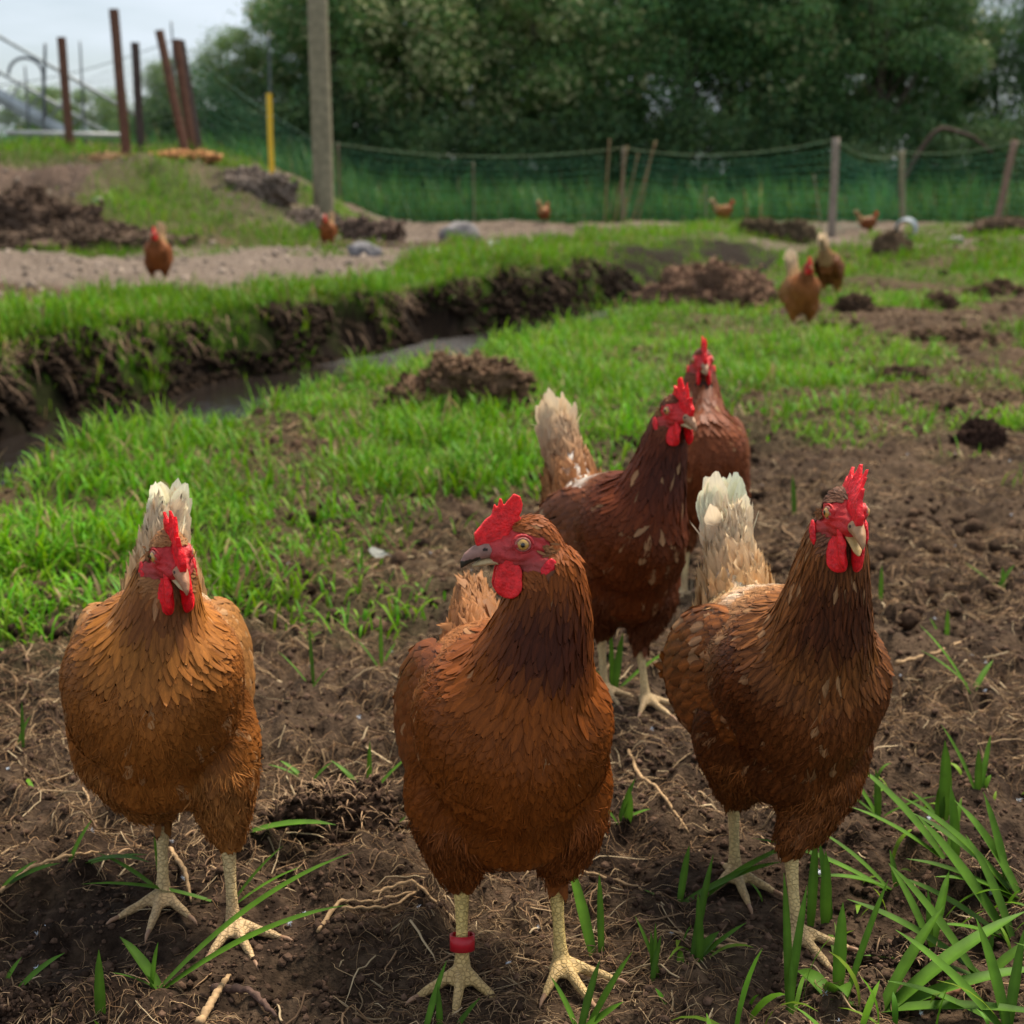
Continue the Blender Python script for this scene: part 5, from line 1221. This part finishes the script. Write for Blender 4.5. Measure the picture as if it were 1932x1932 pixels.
# stakes leaning together at the middle support
GK = 'slender bare sticks propping up the netting'
for i, (pb, pt, yt, lab) in enumerate([(1140, 1150, 262, 'leftmost slender stick leaning on the netting'), (1158, 1185, 275, 'second slender stick propping the netting'), (1175, 1205, 290, 'middle slender stick propping the netting'), (1192, 1238, 265, 'tallest slanting stick propping the netting'), (1204, 1228, 300, 'rightmost short stick propping the netting')]):
    y = 25.9+.05*i; x0 = wp_x(pb, y, .3); z0 = Hs(x0, y); x1 = wp_x(pt, y, 1.5); o = post_mesh('prop_stick', ray_z(yt, y)-z0, .011+.003*(i == 3), lean=(x1-x0, .1), col=(.30, .19, .10), seg=7, seed=i); o.location = (x0, y, z0); tag(o, lab, 'stick', GK)
for i, (pb, pt, yt, y, lab) in enumerate([(1333, 1331, 350, 24.5, 'short upright stick left of the tan hen by the fence'), (895, 893, 305, 27.0, 'thin upright stick behind the netting left of the pecking hen'), (1550, 1535, 330, 23.5, 'slanting stick left of the grey fence post')]):
    x0 = wp_x(pb, y, .3); z0 = Hs(x0, y); x1 = wp_x(pt, y, 1.); o = post_mesh('prop_stick', ray_z(yt, y)-z0, .013, lean=(x1-x0, 0), col=(.24, .19, .12), seg=7, seed=i+9); o.location = (x0, y, z0); tag(o, lab, 'stick', GK)
def net_left():
    y = 21; A = (-9.0, y, 2.3); B = (wp_x(340, y, 1.5), y, ray_z(75, y)); b = np.array([A[0], y, 0])
    o = empty('mound_net', tuple(b), 'fine dark net strung behind the rusty posts on the mound', 'net'); ne, ro = net_between(A, B, .25, 70, 12, 0, 0, .0022, (.05, .07, .08), seed=50, rope_r=.004, rope_c=(.08, .1, .1))
    C2 = (wp_x(612, y-1.6, 1.), y-1.6, ray_z(275, y-1.6)); ne2, ro2 = net_between(B, C2, .1, 30, 12, 0, 0, .0030, (.015, .13, .07), seed=51, rope_r=.004, rope_c=(.05, .1, .07))
    for mm, nm in ((ne, 'netting'), (ro, 'top_rope'), (ne2, 'netting'), (ro2, 'top_rope')):
        v = verts(mm)-b; mm.vertices.foreach_set('co', v.astype(np.float32).ravel()); mm.update(); link(nm, mm, M_net, o)
net_left()

# ------------------------------------------------------------------ trees
def crown_mesh(seed, n, rad=(1.6, 1.5, 2.6), leaf=(.06, .12), base=(.030, .060, .020), blossom=0., z0=.25, H_=6.0):
    rs = np.random.default_rng(seed); nc = 64
    # leaf clumps on limbs: a shell of clump centres filling an uneven crown
    d = nrm(rs.normal(0, 1, (nc, 3))); rr = rs.uniform(.25, 1.0, nc)**.6
    C_ = d*rr[:, None]*np.array(rad); C_[:, 2] = C_[:, 2]+H_*.50
    C_[:, 2] = np.where(C_[:, 2] < .5, rs.uniform(.4, 2.2, nc), C_[:, 2]) if H_ > 2 else np.clip(C_[:, 2], .1, None)
    cr = rs.uniform(.32, .70, nc)*rad[0]/1.6
    tone = rs.uniform(.7, 1.35, nc)
    i = rs.integers(0, nc, n); q = nrm(rs.normal(0, 1, (n, 3)))*(rs.random(n)**.38)[:, None]
    P = C_[i]+q*cr[i][:, None]*np.array([1, 1, .8])
    # small sprays out of the clumps
    sp = rs.random(n) < .16; P[sp] += nrm(rs.normal(0, 1, (sp.sum(), 3))+[0, 0, .5])*rs.uniform(.05, .45, (sp.sum(), 1))
    Nn = nrm(q*.6+rs.normal(0, .6, (n, 3))+[0, 0, .35]); D = nrm(rs.normal(0, 1, (n, 3))+[0, 0, -.3]); D = nrm(D-np.sum(D*Nn, 1)[:, None]*Nn); S = np.cross(Nn, D)
    L = rs.uniform(*leaf, n); W = L*rs.uniform(.4, .6, n)
    cc = np.array(base)[None]*tone[i][:, None]*rs.uniform(.65, 1.4, (n, 1))*np.stack([rs.uniform(.8, 1.4, n), np.ones(n), rs.uniform(.7, 1.4, n)], -1)
    if blossom:
        bi = rs.choice(nc, max(1, int(nc*.6)), False); b = np.isin(i, bi) & (rs.random(n) < blossom) & (np.linalg.norm(q, axis=1) > .72); cc[b] = np.array([.34, .35, .17])*rs.uniform(.6, 1.3, (b.sum(), 1)); L[b] *= 1.25; W[b] = L[b]*.95
    V = np.stack([P, P+D*(L*.5)[:, None]+S*(W*.5)[:, None]+Nn*(L*.08)[:, None], P+D*L[:, None], P+D*(L*.5)[:, None]-S*(W*.5)[:, None]+Nn*(L*.08)[:, None]], 1).reshape(-1, 3)
    Q = np.arange(n*4).reshape(n, 4); me = mesh_np('crown', V, [Q], False); set_col(me, np.repeat(cc, 4, 0)); return me, C_
def trunk_mesh(seed, C_, H_, r=.11):
    rs = np.random.default_rng(seed); m = MB(); col = (.085, .062, .048)
    top = np.array([rs.normal(0, .2), rs.normal(0, .2), H_*.72]); t = np.linspace(0, 1, 9)[:, None]
    P = t*top+np.stack([np.sin(t[:, 0]*4+seed)*.12, np.cos(t[:, 0]*3+seed)*.1-.1, 0*t[:, 0]], -1); P[0, 2] = -.2
    m.tube(P, np.linspace(r, r*.3, 9), seg=8, col=col)
    for c in C_[rs.choice(len(C_), 14, False)]:
        k = int(np.clip(c[2]/H_*8*.6, 1, 7)); a = P[k]; mid = (a+c)/2+rs.normal(0, .12, 3)-[0, 0, .1]; m.tube(bez([a, lerp(a, mid, .6), mid, c], 6), np.linspace(r*.4, r*.08, 6), seg=5, col=col)
    return m.mesh('trunk')
def tree_proto(seed, n, H_, **k):
    cm, C_ = crown_mesh(seed, n, H_=H_, **k); tm = trunk_mesh(seed, C_, H_); return cm, tm
GTR = 'trees in the thicket behind the netting fence'
PROTO = [tree_proto(51, 38000, 6.4, rad=(1.8, 1.6, 3.2), blossom=.40, base=(.120, .225, .062)), tree_proto(52, 38000, 6.6, rad=(1.9, 1.7, 3.4), base=(.066, .145, .046)),
         tree_proto(53, 36000, 6.2, rad=(1.8, 1.5, 3.1), base=(.092, .19, .058), blossom=.16), tree_proto(54, 30000, 4.6, rad=(1.4, 1.2, 2.3), base=(.16, .26, .085), leaf=(.06, .10)),
         tree_proto(55, 20000, 5.6, rad=(1.6, 1.3, 2.8), base=(.09, .145, .05))]
def tree(kind, x, y, s, rz, label, sz=1.):
    o = empty('tree', (x, y, Hs(x, y)-.1), label, 'tree', GTR, rz); o.scale = (s, s, s*sz)
    cm, tm = PROTO[kind]; link('crown', cm, M_leaf if not cm.materials else None, o); link('trunk', tm, M_bark if not tm.materials else None, o)
TR = [(3, -7.9, 34, .50, 'low pale green tree at the left end of the thicket'), (3, -6.4, 33.5, .68, 'feathery light green tree left of the thick wooden pole'), (3, -5.0, 35, 1.0, 'taller light green tree just left of the thick pole'),
      (2, -3.9, 33.5, 1.02, 'dense green tree directly behind the thick wooden pole'), (0, -2.2, 33.2, 1.0, 'blossoming tree first to the right of the thick pole'), (1, -.7, 34.4, 1.1, 'dark tree between the two blossoming trees'),
      (0, .8, 33, .98, 'blossoming tree with the most cream flowers, above the pecking hen'), (2, 2.3, 33.4, 1.05, 'green tree above the leaning prop sticks'), (1, 3.8, 33.2, 1.06, 'dark leafy tree right of the prop sticks'), (1, 5.3, 34, 1.12, 'dark tree left of the grey fence post'),
      (2, 6.7, 33.6, 1.02, 'dark green tree behind the grey fence post'), (1, 8.2, 33.4, 1.05, 'dark tree right of the grey fence post'), (2, 9.9, 35, .98, 'green tree right of the dark tree by the grey post'), (1, 12.0, 36.0, .92, 'tree at the right edge of the frame'), (1, 13.8, 35.5, 1.0, 'dark tree beyond the right edge'),
      (1, -3.0, 36.5, 1.2, 'tall tree in the back row behind the first blossoming tree'), (1, 0.1, 37, 1.25, 'tall tree in the back row above the blossoming trees'), (1, 3.0, 36.6, 1.22, 'tall tree in the back row above the prop sticks'), (1, 6.0, 37, 1.25, 'tall tree in the back row left of centre right'), (2, 8.6, 37.4, 1.15, 'back row tree near the gap of sky')]
for i, (k, x, y, s, lab) in enumerate(TR): tree(k, x, y, s, i*1.9+.5, lab)
GSH = 'shrubs far behind the mound'
for i, (x, y, s, lab) in enumerate([(-17.5, 46, .85, 'distant shrub at the far left behind the ramp'), (-15.2, 47, .80, 'distant shrub behind the leftmost rusty post'), (-12.9, 45, .75, 'distant shrub behind the tallest rusty post'), (-10.9, 44, .62, 'distant shrub behind the leaning rusty posts'), (-9.2, 41, .40, 'distant shrub at the left end of the thicket')]):
    o = empty('shrub', (x, y, .8), lab, 'shrub', GSH, i*2.1); o.scale = (s*1.25, s*1.25, s); cm, tm = PROTO[3]; link('foliage', cm, None, o); link('trunk', tm, None, o)
# undergrowth at the foot of the thicket
GU = 'bushes at the foot of the thicket'
VV = []; CC_ = []
for i in range(20):
    ub, _ = crown_mesh(70+i, 5200, rad=(1.3, .9, .9), leaf=(.06, .12), base=(.065, .125, .045), H_=1.3, z0=.05)
    x = -7.5+i*1.15; y = 31.8+.5*math.sin(i*2.3); v = verts(ub)*[1, 1, .9+.55*math.sin(i*1.7)**2]+[x, y, Hs(x, y)]; VV.append(v)
    c_ = np.empty(len(v)*4, np.float32); ub.attributes['col'].data.foreach_get('color', c_); CC_.append(c_.reshape(-1, 4)); bpy.data.meshes.remove(ub)
VV = np.vstack(VV); me = mesh_np('undergrowth', VV, [np.arange(len(VV)).reshape(-1, 4)], False); set_col(me, np.vstack(CC_))
tag(link('undergrowth', me, M_leaf), 'dark green undergrowth along the foot of the thicket', 'undergrowth', kind='stuff')
# bent dead branch trunk at right
m = MB(); y = 29.5
pts = [np.array([wp_x(a, y, 1.2), y, ray_z(b, y)]) for a, b in ((1690, 330), (1720, 300), (1760, 262), (1785, 244), (1830, 258), (1870, 290))]
c0 = pts[0].copy(); m.tube(bez([pts[0]-c0-[.2, 0, .9], pts[1]-c0, pts[3]-c0+[-.3, 0, .2], pts[3]-c0], 8).tolist()+[p-c0 for p in pts[4:]], [.07, .065, .06, .055, .05, .05, .045, .045, .04, .03], seg=8, col=(.075, .05, .038))
o = link('dead_branch', m.mesh('branch'), M_bark); o.location = c0; tag(o, 'bent bare trunk arching behind the netting at right', 'branch')

# ------------------------------------------------------------------ the hens
def wpt(px, py, y):
    """point of the view ray at depth y"""
    dx = (px-966)/FPX; dz = -(py-966)/FPX
    ry = math.cos(PITCH)+dz*math.sin(PITCH); rz = -math.sin(PITCH)+dz*math.cos(PITCH)
    t = y/ry; return np.array([dx*t, y, CAM_H+rz*t])
def hen_pose(p, feet_px, heading, head_px, head_y, head_yaw, head_pitch=0, head_roll=0, fwd=.01, shift=0.):
    """turn measured places into the hen's own coordinates"""
    fw = [np.array(at(*q, .008)) for q in feet_px]          # hen's left foot first
    mid = (fw[0]+fw[1])/2
    ca, sa = math.cos(heading), math.sin(heading)
    org = mid-np.array([ca, sa])*fwd+np.array([shift, 0])
    z0 = float(H(np.array([org[0]]), np.array([org[1]]), True)[0])
    def loc(w2): d = w2-org; return np.array([d[0]*ca+d[1]*sa, -d[0]*sa+d[1]*ca])
    p = dict(p); ff = []
    for f in fw:
        l = loc(f); zf = float(H(np.array([f[0]]), np.array([f[1]]), True)[0])-z0; ff.append((l[0], l[1], zf))
    p['feet'] = ff
    hw = wpt(*head_px, head_y); l = loc(hw[:2]); p['head'] = (l[0], l[1], hw[2]-z0)
    p['headrot'] = (head_yaw-heading, head_pitch, head_roll)
    return p, org, z0
HEN_MAIN = []
def near_hen(label, group, p, feet_px, heading, head_px, head_y, head_yaw, seed, **k):
    kk = {a: k.pop(a) for a in list(k) if a in ('head_pitch', 'head_roll', 'fwd', 'shift')}
    p, org, z0 = hen_pose(p, feet_px, heading, head_px, head_y, head_yaw, **kk)
    h = make_hen('hen', p, seed, **k)
    h.location = (org[0], org[1], z0); h.rotation_euler = (0, 0, heading)
    tag(h, label, 'hen', group)
    return h
D90 = -math.pi/2
P_CENTER = dict(wyaw=.65, breast=(.200, .052, .007), neck=(.25, .064, .007), throat=(.065, .014, .004), back=(.34, .125, .035), thighc=(.20, .058, .012), wingc=(.185, .050, .009),
    tailc=(.40, .18, .07), tailbase=(.42, .18, .065), tailtip=(.45, .22, .09), crown=(.27, .075, .018), under=(.13, .035, .006), face=(.46, .036, .036), leg=(.74, .53, .18),
    comb=COMB_A, combc=(.74, .020, .022), beakc=(.26, .14, .11), dirty=True, footyaw=(.25, -.22), band=2, var=.16, palef=.006, taildir=(-1, 0, .50), tailroot=(-.155, 0, .225), taill=.06, pitch=.10, n1=(.050, 0, .275), nl=.070, neckr=1.08, width=1.08, tilt=0)
P_LEFT = dict(neckr=1.06, breast=(.255, .085, .016), neck=(.36, .130, .022), throat=(.19, .062, .015), back=(.36, .15, .05), thighc=(.33, .13, .032), wingc=(.34, .145, .040),
    tailc=(.90, .72, .42), tailbase=(.62, .40, .20), tailtip=(.96, .83, .62), crown=(.32, .14, .05), under=(.17, .055, .012), leg=(.68, .49, .23),
    comb=COMB_B, combc=(.76, .008, .014), footyaw=(.30, -.15), var=.24, palef=.015, palew=.12, saddle=(.75, .6, .42), taildir=(-.12, .10, 1.), tailroot=(-.125, .0, .255), taill=.070, pitch=.08, wsize=1.2, lean=-.03, splay=.12, face=(.50, .020, .022), beakc=(.36, .17, .09), gape=0, width=1.05)
P_RIGHT = dict(breast=(.140, .041, .010), neck=(.24, .085, .020), throat=(.08, .022, .007), back=(.46, .22, .085), thighc=(.25, .082, .020), wingc=(.23, .072, .014),
    tailc=(.84, .64, .38), tailbase=(.66, .42, .20), tailtip=(.96, .83, .62), crown=(.20, .09, .05), under=(.09, .026, .007), leg=(.70, .51, .22),
    comb=COMB_B, combc=(.76, .016, .022), footyaw=(.15, -.1), var=.30, palef=.03, palew=.10, saddle=(.72, .55, .40), streak=True, lowbeak=(.46, .29, .11), taildir=(-.30, .0, 1.), tailroot=(-.160, 0, .245), taill=.085, pitch=.10, wsize=1.15, splay=.05, lean=.15, gape=.6, beakc=(.36, .20, .10), width=1.06)
P_BACK = dict(breast=(.125, .028, .006), neck=(.12, .024, .006), throat=(.06, .013, .005), back=(.20, .062, .020), thighc=(.13, .038, .013), wingc=(.16, .045, .014),
    tailc=(.50, .28, .13), tailbase=(.42, .19, .075), tailtip=(.85, .66, .44), crown=(.16, .045, .02), under=(.035, .012, .006), leg=(.68, .49, .23),
    comb=COMB_C, combc=(.72, .010, .014), footyaw=(.1, -.1), var=.25, palef=.02, saddle=(.80, .70, .60), taildir=(-.42, 0, 1.), tailroot=(-.165, 0, .250), taill=.095, pitch=.12, beakc=(.33, .18, .10), width=.95)
P_BACK2 = dict(P_BACK, breast=(.17, .046, .015), neck=(.19, .052, .018), throat=(.15, .04, .014), wingc=(.18, .05, .016), comb=COMB_B, tailc=(.7, .6, .45), tailtip=(.8, .7, .55), thighc=(.24, .08, .028), taildir=(-1, 0, .45), tailroot=(-.15, 0, .225))
GH = 'brown laying hens loose in the field'
near_hen('rust brown hen with red leg band, front centre, head turned in profile', GH, P_CENTER, [(1058, 1822), (872, 1832)], D90+R(9), (998, 1027), 1.045, D90-R(80), 100, vox=.0017)
near_hen('ginger hen in front with white tail and tall red comb, beside the banded hen', GH, P_LEFT, [(440, 1735), (308, 1692)], D90+R(10), (322, 1050), 1.15, D90+R(27), 200, head_pitch=R(6), shift=-.028, vox=.0018)
near_hen('dark brown hen in front with cream tail, open beak and pale streaked feathers', GH, P_RIGHT, [(1502, 1745), (1386, 1640)], D90+R(10), (1592, 972), 1.12, D90+R(4), 300, shift=.02, vox=.0018)
near_hen('chestnut hen standing behind the banded hen with its tail held up', GH, P_BACK, [(1218, 1315), (1140, 1292)], D90+R(22), (1274, 778), 1.74, D90+R(22), 400, vox=.0022, fs=1.15)
near_hen('chestnut hen facing the camera, half hidden behind the hen with raised tail', GH, P_BACK2, [(1345, 1115), (1290, 1120)], D90-R(8), (1325, 683), 2.31, D90, 500, vox=.0025, fs=1.3)

# ------------------------------------------------------------------ the hens farther off
GF = 'hens scattered farther off'
P_FAR = dict(P_LEFT, breast=(.30, .11, .03), neck=(.28, .09, .022), head=(.085, 0, .345), headrot=(0, 0, 0), feet=[(0.01, .042, 0), (.01, -.042, 0)], footyaw=(.1, -.1), taildir=(-.45, 0, 1), tailroot=(-.165, 0, .262), taill=.115, tailc=(.6, .38, .18), tailtip=(.75, .6, .42), saddle=(.5, .28, .12), palew=.02, gape=0)
P_PECK = dict(P_FAR, head=(.20, 0, .09), headrot=(0, R(55), 0), pitch=-.45, neckbase=(.05, 0, .17), n1=(.12, 0, .17), nl=.03, breast=(.24, .085, .028), back=(.30, .11, .035), wingc=(.22, .075, .024), tailroot=(-.150, 0, .30), taildir=(-.6, 0, 1.))
P_FARD = dict(P_FAR, breast=(.24, .075, .02), neck=(.24, .07, .018), wingc=(.21, .065, .02), thighc=(.22, .07, .02), tailc=(.4, .22, .1), tailtip=(.6, .42, .25))
far_std = make_hen('hen', P_FAR, 700, vox=.0035, fs=1.9, detail=False)
far_dark = make_hen('hen', P_FARD, 720, vox=.0035, fs=1.9, detail=False)
far_peck = make_hen('hen', P_PECK, 740, vox=.0035, fs=1.9, detail=False)
FAR = [(far_std, 1512, 6.9, D90+R(4), 1.0, 'ginger hen walking towards the camera through thin grass, in the middle distance'),
       (far_dark, 300, 9.9, D90+R(6), 1.1, 'rust brown hen facing the camera beyond the ditch, nearest the left mound'),
       (far_dark, 619, 15.4, D90-R(6), 1.0, 'small rust brown hen on the far bank below the thick pole'),
       (far_std, 1368, 23.0, R(8), 1.0, 'tan hen with red face seen from the side by the fence, beside a short stick'),
       (far_dark, 1640, 22.9, R(5), 1.0, 'brown hen seen from the side between the grey fence post and the pipe'),
       (far_dark, 1028, 24.0, R(62), 1.0, 'brown hen with pale tail on the gravel track, left of the prop sticks'),
       (far_peck, 1566, 9.4, D90+math.pi-R(28), 1.0, 'pecking hen seen from behind, tail raised, past the walking ginger hen')]
used = set()
for src, px, y, hd, s, lab in FAR:
    o = src if src.name not in used else copy_tree(src)
    used.add(src.name)
    place(o, depth_to_x(px, y, .1), y, hd, Hs(depth_to_x(px, y, .1), y)+.005); o.scale = (s,)*3
    tag(o, lab, 'hen', GF)
